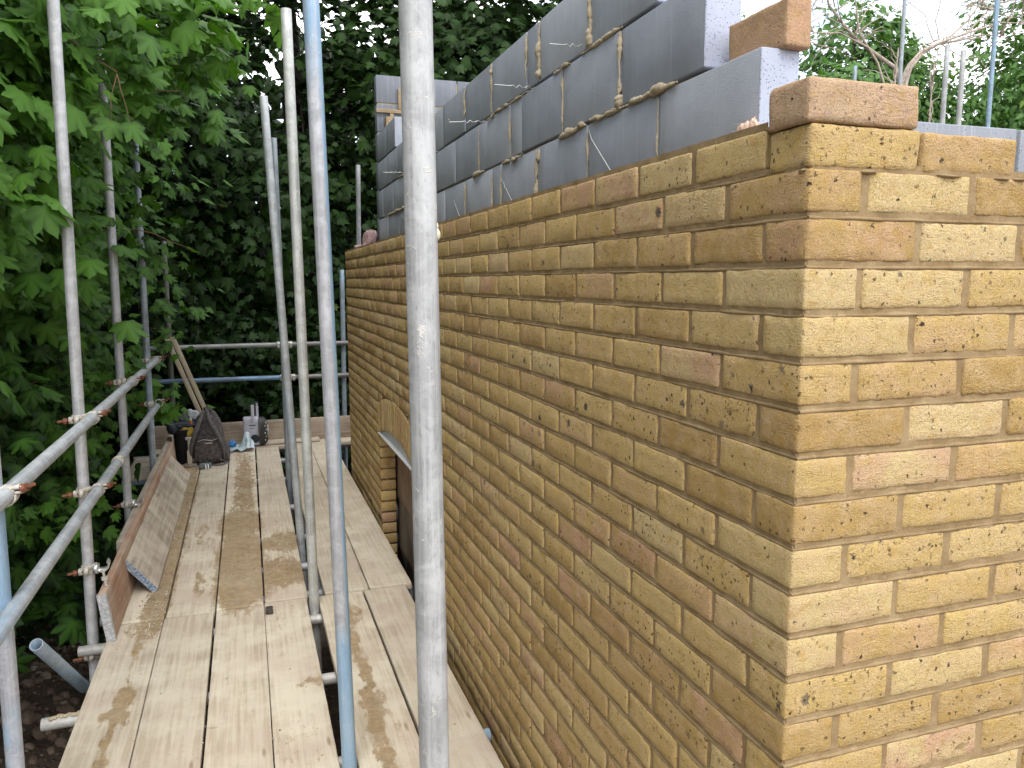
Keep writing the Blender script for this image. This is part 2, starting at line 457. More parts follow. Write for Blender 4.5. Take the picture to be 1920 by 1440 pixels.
def mat_simple(name, c, rough=.7, metal=0.0, var=.2, scale=30, bump=.0006, c2=None, spec=.4):
    t = NT(name); P = t.coord('obj')
    n = t.noise(P, scale, 4, .6)
    col = t.mix(t.mr(n, .35, .65), tuple(x * (1 - var) for x in c), c2 or tuple(min(1, x * (1 + var)) for x in c))
    return t.done(col, rough, t.bump(t.noise(P, scale * 4, 3, .6), bump, .7), metal=metal, spec=spec)

def mat_leaf(name, dark=(.022, .065, .014), light=(.085, .19, .03), trans=.35, rough=.5):
    t = NT(name); tone = t.attr('tone'); P = t.coord()
    col = t.ramp(tone, [(0, dark), (.55, tuple((x + y) / 2 for x, y in zip(dark, light))), (.96, light), (1, (.17, .23, .04))])
    vein = t.attr('vein')
    col = t.mix(t.math('MULTIPLY', vein, .35), col, tuple(min(1, x * 2.0) for x in light))
    t.done(col, rough, spec=.22)
    tr = t.new('ShaderNodeBsdfTranslucent'); t.val(tr.inputs['Color'], t.mix(1.0, col, (1.15, 1.25, .5), 'MULTIPLY'))
    ms = t.new('ShaderNodeMixShader'); ms.inputs[0].default_value = trans
    out = [n for n in t.n if n.type == 'OUTPUT_MATERIAL'][0]
    t.link(t.b.outputs[0], ms.inputs[1]); t.link(tr.outputs[0], ms.inputs[2]); t.link(ms.outputs[0], out.inputs['Surface'])
    return t.m

M_BRICK = mat_brick()
M_MORT = mat_mortar('brick_mortar')
M_BLOCK = mat_block()
M_BMORT = mat_mortar('block_mortar', (.40, .335, .235), (.27, .215, .14))
M_TIE = mat_simple('stainless_wire', (.62, .62, .60), .35, .8, .1)
M_STEELGREY = mat_simple('pale_grey_steel', (.52, .53, .54), .5, .2, .1)
M_BARK = mat_simple('bark', (.085, .07, .052), .95, 0, .45, 14, .01)
M_RUST = mat_simple('rusty_steel', (.19, .075, .042), .8, .2, .45, 60, .001)
M_CAST = mat_simple('mortar_crusted_steel', (.48, .45, .40), .8, .1, .3, 70, .0015)
M_NEWGALV = mat_simple('new_galvanised_steel', (.62, .64, .65), .3, .7, .12, 50)
# ------------------------------------------------------------------ brick walls
PITCH_Z, BH = .0761, .0645
def ztop(k): return -.0245 - PITCH_Z * k + BH / 2
def zbot(k): return ztop(k) - BH
OY0, OY1 = 3.10, 4.205           # window opening in the side wall
Z_CHORD = -1.255
ARC_Y, ARC_TOP, ARC_END = (OY0 + OY1) / 2, -.968, -1.052
def extr(y):                     # extrados of the soldier arch
    q = np.abs(np.asarray(y, float) - ARC_Y) / .61
    return np.where(q <= 1, ARC_TOP + (ARC_END - ARC_TOP) * q * q, -99)
def intr(y): return extr(y) - .213
K_MAX = 46
WALL_Y1 = 5.85

def cut_spans(k, y0, y1):
    """pieces of [y0,y1] on course k left over by the opening and its arch"""
    zm = (ztop(k) + zbot(k)) / 2
    if zm > ARC_TOP: return [(y0, y1)]
    if zm > Z_CHORD - .01:
        w = .61 if zm < ARC_END else .61 * math.sqrt(max(0, (ARC_TOP - zm) / (ARC_TOP - ARC_END)))
        a, b = ARC_Y - w - .006, ARC_Y + w + .006
    else: a, b = OY0, OY1
    out = []
    if y0 < a: out.append((y0, min(y1, a)))
    if y1 > b: out.append((max(y0, b), y1))
    return [s for s in out if s[1] - s[0] > .02]

def brick_vals(r):
    return dict(tone=r.random(), pink=(r.random() ** 5) * .9 if r.random() < .93 else .95, spot=r.random() ** 2.2)

wallA = thing('brick_wall', 'long yellow brick side wall with an arched window opening, stretching away beside the deck', 'brick wall', (0, 0, zbot(K_MAX)))
r = random.Random(5)
mbA = MB(); mort = MB()
for k in range(0, K_MAX + 1):
    y = 0.0; spans = []
    if k % 2 == 0:
        if k > 0: spans.append((0, .1025, 'c'))
        y = .1125
    while y < WALL_Y1 - .02:
        e = min(y + .215, WALL_Y1)
        spans.append((y, e, 's')); y += .225
    for (a, b, kind) in spans:
        if kind == 's' and a == 0:                      # corner stretcher
            near = True
        for (c, d) in cut_spans(k, a, b):
            j = lambda s=.0022: r.uniform(-s, s)
            front = r.uniform(-.001, .001)
            dist = c
            st = .0135 if dist < .9 else (.024 if dist < 2.4 else .045)
            if k > 27: st = .06
            lo = (front, c + (abs(j()) if c != 0 else 0), zbot(k) + j(.0012)); hi = (.1025, d - abs(j()), ztop(k) + j(.0012))
            if kind == 'c': hi = (.215, d, hi[2])
            sk = ((0, 1),) if kind != 'c' and d - c > .1 and a != 0 else ()
            if c == 0 : lo = (0, 0, lo[2])
            rough_box(mbA, lo, hi, r=.0032 + r.random() * .0018, step=st, amp=.0010 + .0006 * r.random(), seed=r.randint(0, 9999), nscale=45, skip=sk, **brick_vals(r))
mesh_obj('brickwork', mbA, M_BRICK, wallA)

# soldier arch over the opening
mb = MB(); n = 17
for i in range(n):
    y0 = ARC_Y - .61 + 1.22 * i / n + .004; y1 = ARC_Y - .61 + 1.22 * (i + 1) / n - .004; yc = (y0 + y1) / 2
    zt, zb = float(extr(yc)), float(intr(yc))
    sl = (float(extr(y1)) - float(extr(y0))) / (y1 - y0)
    rough_box(mb, (-.001 + r.uniform(-.001, .001), y0, zb + .002), (.1025, y1, zt - .002), r=.005, step=.03, amp=.001, seed=900 + i,
              fn=lambda V, yc=yc, sl=sl: V + np.stack([0 * V[:, 0], 0 * V[:, 0], (V[:, 1] - yc) * sl * .9], 1), **brick_vals(r))
mesh_obj('brick_arch', mb, M_BRICK, wallA)
# pale steel arch former filling the segment under the arch
mb = MB(); ys = np.linspace(OY0 + .003, OY1 - .003, 25)
top = intr(ys) - .002; bot = np.full(25, Z_CHORD)
V = np.concatenate([np.stack([np.full(25, x), ys, z], 1) for x in (.012, .098) for z in (bot, np.maximum(top, bot + .004))])
k_ = np.arange(24)
q = lambda a, b: np.stack([a * 25 + k_, a * 25 + k_ + 1, b * 25 + k_ + 1, b * 25 + k_], 1)
mb.add(V, np.concatenate([q(1, 0), q(0, 2), q(2, 3), q(3, 1)]))
mb.box((-.012, OY0 - .03, Z_CHORD - .006), (.10, OY1 + .02, Z_CHORD))
mesh_obj('arch_former', mb, M_STEELGREY, wallA, smooth=False, label='pale grey steel plate under the brick arch')

def bed_joints(mb, horiz, k_list, spans_of, fine=.018, coarse=.05):
    """weather-struck bed joints: deep at the top, flush at the bottom. horiz maps (along, depth, z) to xyz"""
    for k in k_list:                                  # joint under course k
        zt, zb = zbot(k), ztop(k + 1)
        for (a, b) in spans_of(k):
            n = max(2, int((b - a) / (fine if a < 2.2 else coarse)))
            if a < 2.4: s = np.concatenate([np.linspace(a, min(b, 2.4), max(2, int((min(b, 2.4) - a) / fine))), np.linspace(min(b, 2.4), b, max(2, int((b - 2.4) / coarse) + 2))[1:] if b > 2.4 else []])
            else: s = np.linspace(a, b, max(2, int((b - a) / coarse)))
            prof = [(.020, zt + .004, 0), (.0125, zt + .001, .5), (.0095, zt - .0018, 1), (.0050, (zt + zb) / 2, 1), (.0006, zb + .0022, 1), (.0014, zb - .0004, .7), (.009, zb - .003, 0)]
            V = []
            for (dp, z, w) in prof:
                P = np.stack([s * 38, np.full_like(s, z * 120 + k * 5.1), np.full_like(s, k * 3.3)], 1)
                nn = vnoise(P, 3) * .0016 + vnoise(P * .3, 8) * .0016
                zz = z + w * .0012 * vnoise(P * .8, 21)
                V.append(horiz(s, dp + w * nn, zz))
            m = len(s); V = np.concatenate(V); kk = np.arange(m - 1)
            F = np.concatenate([np.stack([i * m + kk, i * m + kk + 1, (i + 1) * m + kk + 1, (i + 1) * m + kk], 1) for i in range(len(prof) - 1)])
            mb.add(V, F)
def back_strip(mb, horiz, k, a, b, fine, depth=.0032):
    n = max(2, int((b - a) / fine)); s = np.linspace(a, b, n)
    zs = np.linspace(zbot(k) - .012, ztop(k) + .012, 6)
    V = np.concatenate([horiz(s, depth + .0018 * vnoise(np.stack([s * 60, np.full_like(s, z * 60), np.full_like(s, k)], 1), 4), np.full_like(s, z)) for z in zs])
    kk = np.arange(n - 1)
    mb.add(V, np.concatenate([np.stack([i * n + kk, i * n + kk + 1, (i + 1) * n + kk + 1, (i + 1) * n + kk], 1) for i in range(5)]))
HA = lambda s, d, z: np.stack([d, s, z], 1)
HB = lambda s, d, z: np.stack([s, d, z], 1)
bed_joints(mort, HA, range(0, K_MAX), lambda k: cut_spans(k, .11 if k == 0 else .003, WALL_Y1))
for k in range(0, K_MAX + 1):
    for a, b in cut_spans(k, .108 if k == 0 else .004, WALL_Y1 - .006):
        back_strip(mort, HA, k, a + .003, b - .003, .012 if k < 27 else .05)
for y0, y1 in ((ARC_Y - .605, ARC_Y + .605),):
    s = np.linspace(y0, y1, 60)
    V = np.concatenate([HA(s, np.full(60, .004), extr(s) + .009), HA(s, np.full(60, .004), intr(s) + .006)])
    kk = np.arange(59); mort.add(V, np.stack([kk, kk + 1, 60 + kk + 1, 60 + kk], 1))
    V = np.concatenate([HA(s, np.full(60, .002), extr(s) + .009), HA(s, np.full(60, .09), extr(s) + .009)])
    mort.add(V, np.stack([kk, kk + 1, 60 + kk + 1, 60 + kk], 1))
mort.box((.0045, .0045, zbot(K_MAX)), (.03, .03, ztop(1) + .001))
# jamb mortar, solid core
for k in range(0, K_MAX + 1):
    for a, b in cut_spans(k, .11 if k == 0 else .0, WALL_Y1):
        mort.box((.012, a + .006, zbot(k) - .0106), (.0985, b - .006, ztop(k) - .001 if k else ztop(0) - .006))
# uneven smears along the very top
for i in range(46):
    y = .13 + i * .125 + r.uniform(-.04, .04)
    if y < 5.8: blob(mort, (r.uniform(.012, .05), y, ztop(0)), (r.uniform(.008, .022), r.uniform(.01, .03), r.uniform(.003, .007)), i, .5, 5)
mesh_obj('mortar', mort, M_MORT, wallA)

# front wall, at right angles round the corner
wallB = thing('brick_wall', 'front brick wall in brighter light, running right from the corner', 'brick wall', (.24, 0, zbot(K_MAX)))
mbB = MB(); mortB = MB(); XB1 = 4.6
for k in range(1, K_MAX + 1):
    x = .1125 if k % 2 else .225
    while x < XB1:
        j = lambda s=.0022: r.uniform(-s, s)
        st = .013 if x < .7 else (.03 if x < 1.4 else .07)
        if k > 22: st = max(st, .04)
        rough_box(mbB, (x + abs(j()), r.uniform(-.0015, .0015), zbot(k) + j(.0012)), (x + .215 - abs(j()), .1025, ztop(k) + j(.0012)),
                  r=.0042 + r.random() * .002, step=st, amp=.0011 + .0006 * r.random(), seed=r.randint(0, 9999), skip=((1, 1),), **brick_vals(r))
        x += .225
mesh_obj('brickwork', mbB, M_BRICK, wallB)
bed_joints(mortB, HB, range(1, K_MAX), lambda k: [(.003, XB1)])
for k in range(1, K_MAX + 1):
    back_strip(mortB, HB, k, .006, XB1, .012 if k < 22 else .06)
    mortB.box((.11 if k % 2 else .222, .012, zbot(k) - .0106), (XB1, .0985, ztop(k) - .001 if k > 1 else ztop(1) - .004))
for i in range(14):                                   # ridges of set mortar left on the top bed
    x = r.uniform(.0, .5); blob(mortB, (x, r.uniform(.004, .03), ztop(1) - .002), (r.uniform(.015, .04), .012, .0035), 50 + i, .4, 5)
mesh_obj('mortar', mortB, M_MORT, wallB)

def loose_brick(lo, hi, label, seed, rz=0, about=None, vals=None, rr=.006, mat=None):
    mb = MB()
    def fn(V):
        if not rz: return V
        c, s = math.cos(rz), math.sin(rz); a = np.array(about or lo); W = V - a
        return np.stack([c * W[:, 0] - s * W[:, 1], s * W[:, 0] + c * W[:, 1], W[:, 2]], 1) + a
    rough_box(mb, lo, hi, r=rr, step=.009, amp=.0015, seed=seed, fn=fn, nscale=55, **(vals or brick_vals(r)))
    c = ((lo[0] + hi[0]) / 2, (lo[1] + hi[1]) / 2, lo[2])
    return tag(mesh_obj('loose_brick', mb, mat or M_BRICK, loc=c), label, 'brick', 'bricks laid dry at the corner')
loose_brick((0, 0, -.0662), (.2125, .1025, -.0012), 'yellow brick with one big black spot, dry on the corner under the topmost brick', 31, vals=dict(tone=.55, pink=.05, spot=.75))
loose_brick((.2195, .002, -.0655), (.4262, .1035, -.0022), 'orange-brown brick with white scuffs, set dry right of the corner brick', 32, vals=dict(tone=.12, pink=.35, spot=.05))
loose_brick((-.008, -.001, .0000), (.2065, .0985, .0672), 'pinkish tan brick lying on top of the corner, highest of its stack', 33, vals=dict(tone=.5, pink=.25, spot=.0), rr=.0065, mat=mat_brick('tan_brick', [(0, (.44, .305, .20)), (1, (.49, .35, .235))]))
loose_brick((.283, .442, .2535), (.3485, .656, .3565), 'brown brick stood on edge on the end of the grey blocks', 34, vals=dict(tone=.5, pink=.8, spot=.1), mat=mat_brick('brown_brick', [(0, (.38, .25, .145)), (1, (.45, .305, .18))]))

# ------------------------------------------------------------------ grey blockwork inner leaf
BX0, BX1 = .24, .34
blockA = thing('block_wall', 'dark grey block inner wall rising behind the long brick wall, racked back towards the corner', 'block wall', (.29, 3, -3.5))
mb = MB(); bm = MB()
def blk(lo, hi, tone=None, cut=0.0, seed=None, m=None):
    rough_box(m or mb, lo, hi, r=.003, step=.09, amp=.0007, seed=seed or r.randint(0, 9999), nscale=20, tone=tone if tone is not None else r.random(), cut=cut)
rows = {  # course bottom z -> (start y, perpends)
    2: (.262 + .225, .93, [1.35, 1.80, 1.94, 2.39, 2.83, 3.28, 3.73, 4.18, 4.63, 5.08]),
    1: (.262, .692, [1.135, 1.57, 2.00, 2.14, 2.59, 3.03, 3.48, 3.93, 4.38, 4.83, 5.28]),
    0: (.037, .470, [.905, 1.36, 1.82, 2.26, 2.39, 2.84, 3.27, 3.72, 4.17, 4.62, 5.07])}
FAR = 5.50
jl = []
for key, (z, y0, ps) in rows.items():
    e = [y0] + ps + [FAR]
    for a, b in zip(e[:-1], e[1:]):
        blk((BX0 + r.uniform(-.002, .002), a + (.004 if a != y0 else 0), z + .006), (BX1, b - .004, z + .219), seed=None)
        jl.append((b, z))
    bm.box((BX0 + .022, y0 + .02, z - .006), (BX1 - .004, FAR, z + .008))
    for p in ps: bm.box((BX0 + .014, p - .006, z), (BX1 - .004, p + .006, z + .217))
# lighter, freshly cut ends of the two racked courses
for z, y0 in ((.037, .470), (.262, .692), (.487, .93)):
    m2 = MB(); blk((BX0 + .001, y0 - .004, z + .0065), (BX1 - .001, y0 + .002, z + .2185), .8, 1.0, m=mb)
# one more course at the far corner
blk((BX0, 4.72, .718), (BX1, 5.08, .925)); blk((BX0, 5.09, .718), (BX1, FAR, .925))
# courses below, with the opening
zz = .037 - .225
while zz > -3.5:
    odd = int(round((zz - .037) / .225)) % 2
    y = .34 - .225 * odd
    while y < FAR:
        a, b = max(y, .34), min(y + .44, FAR)
        if b - a > .03:
            for c, d in ([(a, b)] if zz > -1.25 or zz < -2.3 else [(a, min(b, OY0 + .02)), (max(a, OY1 - .02), b)]):
                if d - c > .03: mb.box((BX0, c, zz + .005), (BX1, d, zz + .22), tone=r.random(), cut=0.0)
        y += .45
    zz -= .225
mesh_obj('blocks', mb, M_BLOCK, blockA)
# squeezed-out mortar: thick rolls and curls along the joints
def snot(p0, p1, rad, seed, sag=.0, n=None):
    p0 = np.array(p0); p1 = np.array(p1); L = np.linalg.norm(p1 - p0); n = n or max(6, int(L / .004))
    t = np.linspace(0, 1, n)[:, None]; P = p0 + (p1 - p0) * t
    w = vnoise(np.concatenate([t * L * 20, t * 0 + seed, t * 0], 1), seed); w2 = vnoise(np.concatenate([t * L * 32, t * 0 + seed, t * 0 + 4], 1), seed + 3)
    P = P + np.stack([-np.abs(w) * .006 * rad / .01, w2 * .003, w * .004 - sag * np.sin(t[:, 0] * math.pi)], 1)
    w3 = vnoise(np.concatenate([t * L * 130, t * 0 + seed, t * 0 + 8], 1), seed + 6)
    R = rad * (.70 + .32 * w2 + .35 * w + .12 * w3) * np.minimum(1, 4 * np.minimum(t[:, 0], 1 - t[:, 0]) + .25)
    tube(bm, P, np.maximum(.002, R), 10); V = bm.v[-1]; V = bm.v[-3]; V[:, 0] = BX0 + (V[:, 0] - BX0) * .75 + .0022 * vnoise(V * 160, seed); V[:, 2] += .0022 * vnoise(V * 150, seed + 1)
X = BX0 - .001
S = [((X, .80, .262), (X, 1.33, .262), .012), ((X, 1.36, .26), (X, 1.60, .258), .013), ((X, 1.98, .257), (X, 2.25, .258), .011), ((X, 2.5, .262), (X, 2.7, .258), .009),
     ((X, 1.12, .487), (X, 1.42, .487), .011), ((X, 1.50, .482), (X, 1.66, .484), .007), ((X, 1.9, .482), (X, 2.4, .486), .006), ((X, 2.35, .48), (X, 2.46, .476), .010),
     ((X, 1.135, .29), (X, 1.135, .475), .012), ((X, 1.135, .262), (X, 1.135, .30), .017), ((X, 1.35, .50), (X, 1.35, .70), .013), ((X, 1.35, .49), (X, 1.35, .55), .017),
     ((X, 1.57, .27), (X, 1.57, .47), .006), ((X, 1.80, .50), (X, 1.80, .70), .010), ((X, 1.80, .50), (X, 1.80, .56), .014), ((X, 1.94, .53), (X, 1.94, .70), .008),
     ((X, 2.14, .27), (X, 2.14, .46), .007), ((X, 2.12, .255), (X, 2.04, .25), .016), ((X, 1.82, .05), (X, 1.82, .24), .012), ((X, 1.80, .20), (X, 1.80, .25), .015), ((X, 1.36, .04), (X, 1.36, .24), .006),
     ((X, 2.39, .5), (X, 2.39, .70), .008), ((X, 2.39, .65), (X, 2.39, .70), .012), ((X, 2.83, .56), (X, 2.83, .70), .012), ((X, 2.59, .27), (X, 2.59, .46), .006), ((X, .905, .05), (X, .905, .24), .0045),
     ((X, 2.26, .05), (X, 2.26, .23), .007), ((X, 2.39, .04), (X, 2.39, .23), .006), ((X, 2.84, .05), (X, 2.84, .24), .008), ((X, 3.9, .262), (X, 5.2, .262), .009), ((X, 3.6, .04), (X, 5.3, .037), .009), ((X, 4.3, .487), (X, 4.6, .487), .006)]
for i, (a, b, rad) in enumerate(S): snot(a, b, rad * 1.12, i + 3)
mesh_obj('mortar', bm, mat_mortar('squeezed_mortar', (.45, .385, .28), (.32, .265, .18)), blockA)
# wall ties
def tie(pts, idx):
    m = MB(); pts = np.array(pts, float)
    out = [pts[0]]
    for i in range(len(pts) - 1):
        n = 14
        for q in range(1, n + 1):
            t = q / n; p = pts[i] + (pts[i + 1] - pts[i]) * t
            if i == 0 and .12 < t < .62: p = p + np.array([0, 0, .006 * math.sin(t * 34)])
            out.append(p)
    tube(m, out, .0017, 6)
    mesh_obj('wall_tie', m, M_TIE, blockA)
ties = [[(.25, 1.378, .501), (.113, 1.378, .497)], [(.25, 1.849, .480), (.081, 1.849, .479)], [(.25, 2.509, .482), (.07, 2.509, .467), (.072, 2.50, .477)],
        [(.25, 3.428, .488), (.085, 3.43, .485)], [(.25, 4.417, .499), (.098, 4.417, .493)], [(.25, 1.388, .257), (.226, 1.30, .20), (.2, 1.10, .072), (.19, 1.09, -.03)],
        [(.25, 2.344, .236), (.2, 1.99, .069), (.19, 1.98, -.03)], [(.25, 3.138, .205), (.2, 2.80, .072), (.19, 2.8, -.03)], [(.25, 4.644, .242), (.2, 4.2, .16), (.19, 4.15, .1)]]
for i, p in enumerate(ties): tie(p, i)
# screw-ended dark knob of mortar pocks on blocks is left to the material

# far cross wall of the house with the timber lintel pieces
blockB = thing('block_wall', 'far grey block cross wall standing above the end of the long block wall', 'block wall', (2.4, 5.55, -3.5))
mb = MB(); m2 = MB()
for row in range(-19, 6):
    z = .037 + row * .225 + .018; x = .243 - (.225 if row % 2 else 0)
    while x < 4.9:
        a, b = max(x, .243), min(x + .44, 4.9)
        if b - a > .04: blk((a, FAR + .006 , z + .006), (b, FAR + .106, z + .219), 0.0) if row > -2 else mb.box((a, FAR + .006, z), (b, FAR + .106, z + .222), tone=.5, cut=0.0)
        x += .45
m2.box((.25, FAR + .012, -3.5), (4.89, FAR + .1, .037 + 6 * .225 - .01))
mesh_obj('blocks', mb, mat_block('darkened_block', .62), blockB); mesh_obj('mortar', m2, M_BMORT, blockB, smooth=False)  # darker copy of the block: the far wall's shade is in its colour
wood = mat_board('sawn_timber', (.26, .20, .12), (.19, .135, .075), dust=.1, axis=0)
def timber(lo, hi, label, fn=None):
    m = MB(); rough_box(m, lo, hi, r=.002, step=.06, amp=.0004, seed=5, fn=fn, tone=.5)
    return tag(mesh_obj('timber_offcut', m, wood, loc=((lo[0] + hi[0]) / 2, (lo[1] + hi[1]) / 2, lo[2])), label, 'timber')
timber((.236, FAR - .022, 1.105), (.75, FAR - .002, 1.135), 'thin level timber strip fixed across the far cross wall')
timber((.30, FAR - .10, .935), (.345, FAR - .01, 1.06), 'short upright timber block on the far end of the long block wall')
timber((.345, FAR - .03, .935), (.375, FAR - .004, 1.10), 'slim upright lath beside the timber block at the far corner')
timber((.415, FAR - .022, 1.14), (.445, FAR - .002, 1.30), 'short lath on the face of the far cross wall, above the level strip')

# inner leaf of the front wall
blockC = thing('block_wall', 'low grey block wall seen just above the front brick wall at right', 'block wall', (2.5, .29, -3.5))
mb = MB(); m2 = MB()
for row in range(-16, 1):
    z = -.148 + row * .225; x = .272 + (.225 if row % 2 else 0) - .45 * (row % 2)
    while x < 4.8:
        a, b = max(x, .345), min(x + .44, 4.8)
        if b - a > .04:
            if row == 0: blk((a, .24, z + .005), (b, .34, z + .220), .6, .0)
            else: mb.box((a, .24, z + .004), (b, .34, z + .221), tone=.5, cut=0.0)
        x += .45
m2.box((.35, .248, -3.6), (4.79, .333, .055))
mesh_obj('blocks', mb, mat_block('darkened_block', .70), blockC); mesh_obj('mortar', m2, M_BMORT, blockC, smooth=False)  # darker block colour offsets the sunlight on this wall
# right-hand flank wall of the house, below sight, closes the shell
mb = MB()
for row in range(-16, 1):
    z = -.148 + row * .225; y = .355 - (.225 if row % 2 else 0)
    while y < FAR:
        a, b = max(y, .35), min(y + .44, FAR - .01)
        if b - a > .04: mb.box((4.70, a, z), (4.79, b, z + .217), tone=r.random(), cut=0.0)
        y += .45
o = mesh_obj('block_wall', mb, M_BLOCK, loc=(4.75, 3, -3.75)); tag(o, 'plain grey block flank wall on the far right side of the house', 'block wall')
mb = MB(); mb.box((.345, .345, -.42), (4.69, FAR, -.39), stain=0, tone=.4)
structure('floor', mb, mat_board('chipboard', (.40, .32, .20), (.34, .26, .16), axis=0))

# boards closing the cavity inside the window opening
for (x, y0, y1, z0, z1, lab, c) in ((.118, OY0 - .1, OY1 + .22, -1.72, -1.27, 'brown board hanging inside the window opening, close under the arch', (.27, .17, .11)),
                                    (.133, OY0 - .08, OY1 + .12, -2.12, -1.66, 'darker brown board low inside the window opening', (.16, .115, .08))):
    m = MB(); rough_box(m, (x, y0, z0), (x + .012, y1, z1), r=.002, step=.04, amp=.0015, seed=3, nscale=9, tone=.3)
    tag(mesh_obj('closer_board', m, mat_board('board_' + str(int(x * 1000)), c, tuple(v * .6 for v in c), axis=2, dust=.12), loc=(x, (y0 + y1) / 2, z0)), lab, 'board')

# insulation scraps
def fluff(c, size, n, label, col, name='insulation_scrap', seed=1):
    rr = random.Random(seed); m = MB()
    for i in range(n):
        p = np.array(c) + np.array([rr.gauss(0, s) for s in size]) * .5
        P = [p]; d = np.array([rr.gauss(0, 1), rr.gauss(0, 1), rr.gauss(.3, .8)]); d /= np.linalg.norm(d)
        for k in range(5):
            d = d + np.array([rr.gauss(0, .45) for _ in range(3)]); d /= np.linalg.norm(d); P.append(P[-1] + d * max(size) * .14)
        tube(m, P, [.0006, .0008, .0008, .0007, .0005, .0003], 3, cap=False)
    blob(m, c, tuple(s * .95 for s in size), seed, .9, 20, nscale=2.6)
    return tag(mesh_obj(name, m, col, loc=(c[0], c[1], c[2] - size[2] * .5)), label, 'insulation')
M_WOOL = mat_simple('mineral_wool', (.60, .42, .33), .95, 0, .35, 120, .002)
M_WOOL2 = mat_simple('dark_wool', (.30, .20, .20), .95, 0, .4, 60, .004)
fluff((.195, .43, .048), (.018, .05, .035), 45, 'orange tuft of mineral wool in the cavity by the end block', M_WOOL, seed=2)
m = MB(); blob(m, (.165, 5.52, .09), (.045, .07, .085), 4, .35, 12, .6, rot=(0, .15, .2)); blob(m, (.09, 5.60, .03), (.05, .08, .03), 6, .5, 10); blob(m, (.13, 5.50, .035), (.03, .05, .03), 8, .5, 8)
tag(mesh_obj('insulation_scrap', m, M_WOOL2, loc=(.13, 5.55, 0)), 'torn purplish wad of insulation at the far end of the wall top', 'insulation')
# leaf litter in the cavity corner
m = MB()
for i in range(26):
    p = (.218 + r.uniform(-.012, .02), .12 + r.uniform(-.02, .06), -.02 + r.uniform(-.02, .05)); blob(m, p, (r.uniform(.004, .011), .006, .005), i, .5, 4)
tag(mesh_obj('mortar_crumbs', m, mat_simple('crumbs', (.30, .22, .13), .9, 0, .6, 80, .002), loc=(.22, .13, -.04)), 'brown crumbs piled behind the two dry corner bricks', 'crumbs', kind='stuff')
# ------------------------------------------------------------------ scaffold boards
DZ = -1.86                                                   # top of the deck
STAINS = [(-.915, 3.30, .125, .33, 1), (-.915, 3.80, .125, .4, 1), (-.92, 4.40, .12, .36, .95), (-.90, 5.0, .07, .4, .85), (-.90, 5.7, .07, .7, .85), (-.91, 6.5, .075, .5, .7),
          (-.70, 3.40, .15, .19, 1), (-.67, 3.95, .12, .17, .9), (-.66, 4.4, .07, .12, .5), (-1.31, 3.1, .055, .3, 1), (-1.30, 3.6, .05, .5, .95), (-1.295, 4.4, .045, .6, .9), (-1.31, 5.4, .06, .7, .9), (-1.33, 6.1, .08, .4, .8),
          (-1.12, 3.35, .018, .22, .8), (-1.15, 3.45, .012, .2, .8), (-1.16, 4.3, .035, .25, .7), (-1.10, 4.1, .03, .1, .6), (-1.33, 2.93, .05, .06, .9), (-1.35, 2.72, .022, .16, .85), (-1.345, 2.45, .010, .28, .75),
          (-1.345, 2.20, .034, .09, 1), (-1.36, 2.07, .05, .05, 1), (-1.36, 1.85, .014, .3, .9), (-1.29, 2.14, .03, .018, .7), (-.64, 2.10, .05, .045, .75), (-.72, 2.75, .03, .12, .6), (-.71, 2.2, .012, .3, .55),
          (-.39, 2.72, .045, .14, .85), (-.42, 2.40, .028, .22, .9), (-.41, 2.08, .025, .2, .9), (-.42, 1.80, .035, .16, .95), (-.43, 1.52, .030, .25, .9), (-.37, 1.90, .02, .05, .7), (-.35, 1.68, .012, .07, .6),
          (-.71, 1.68, .09, .14, .55), (-1.01, 1.88, .018, .012, .9), (-.92, 1.95, .03, .016, .5), (-.34, 3.9, .05, .12, .5), (-.12, 1.95, .015, .03, .6), (-1.36, 2.86, .09, .10, .7), (-.45, 4.6, .06, .2, .55), (-.15, 6.3, .1, .25, .5), (-.42, 6.1, .09, .2, .6)]
def stain_at(W):
    x, y = W[:, 0], W[:, 1]
    x = x + .012 * vnoise(np.stack([x * 30, y * 22, x * 0], 1), 2); y = y + .05 * vnoise(np.stack([x * 40, y * 12, x * 0 + 3], 1), 6)
    s = np.zeros(len(W))
    for cx, cy, rx, ry, a in STAINS:
        d = np.sqrt(((x - cx) / rx) ** 2 + ((y - cy) / ry) ** 2)
        s = np.maximum(s, a * np.clip(1.45 - .72 * d, 0, .85))
    base = .10 + .17 * fbm(np.stack([x * 7, y * 2.5, x * 0 + 9], 1), 12, 3)
    return np.maximum(s * .78, base)
M_DECK = mat_board('deck_board', (.48, .415, .325), (.38, .315, .23), dust=.75)
M_DECKFAR = M_DECK
M_BAND = mat_simple('galvanised_band', (.50, .51, .53), .45, .5, .3, 60, .0008)
M_BLUEP = mat_simple('flaking_blue_paint', (.09, .25, .52), .7, 0, .5, 90, .001, c2=(.45, .47, .48))

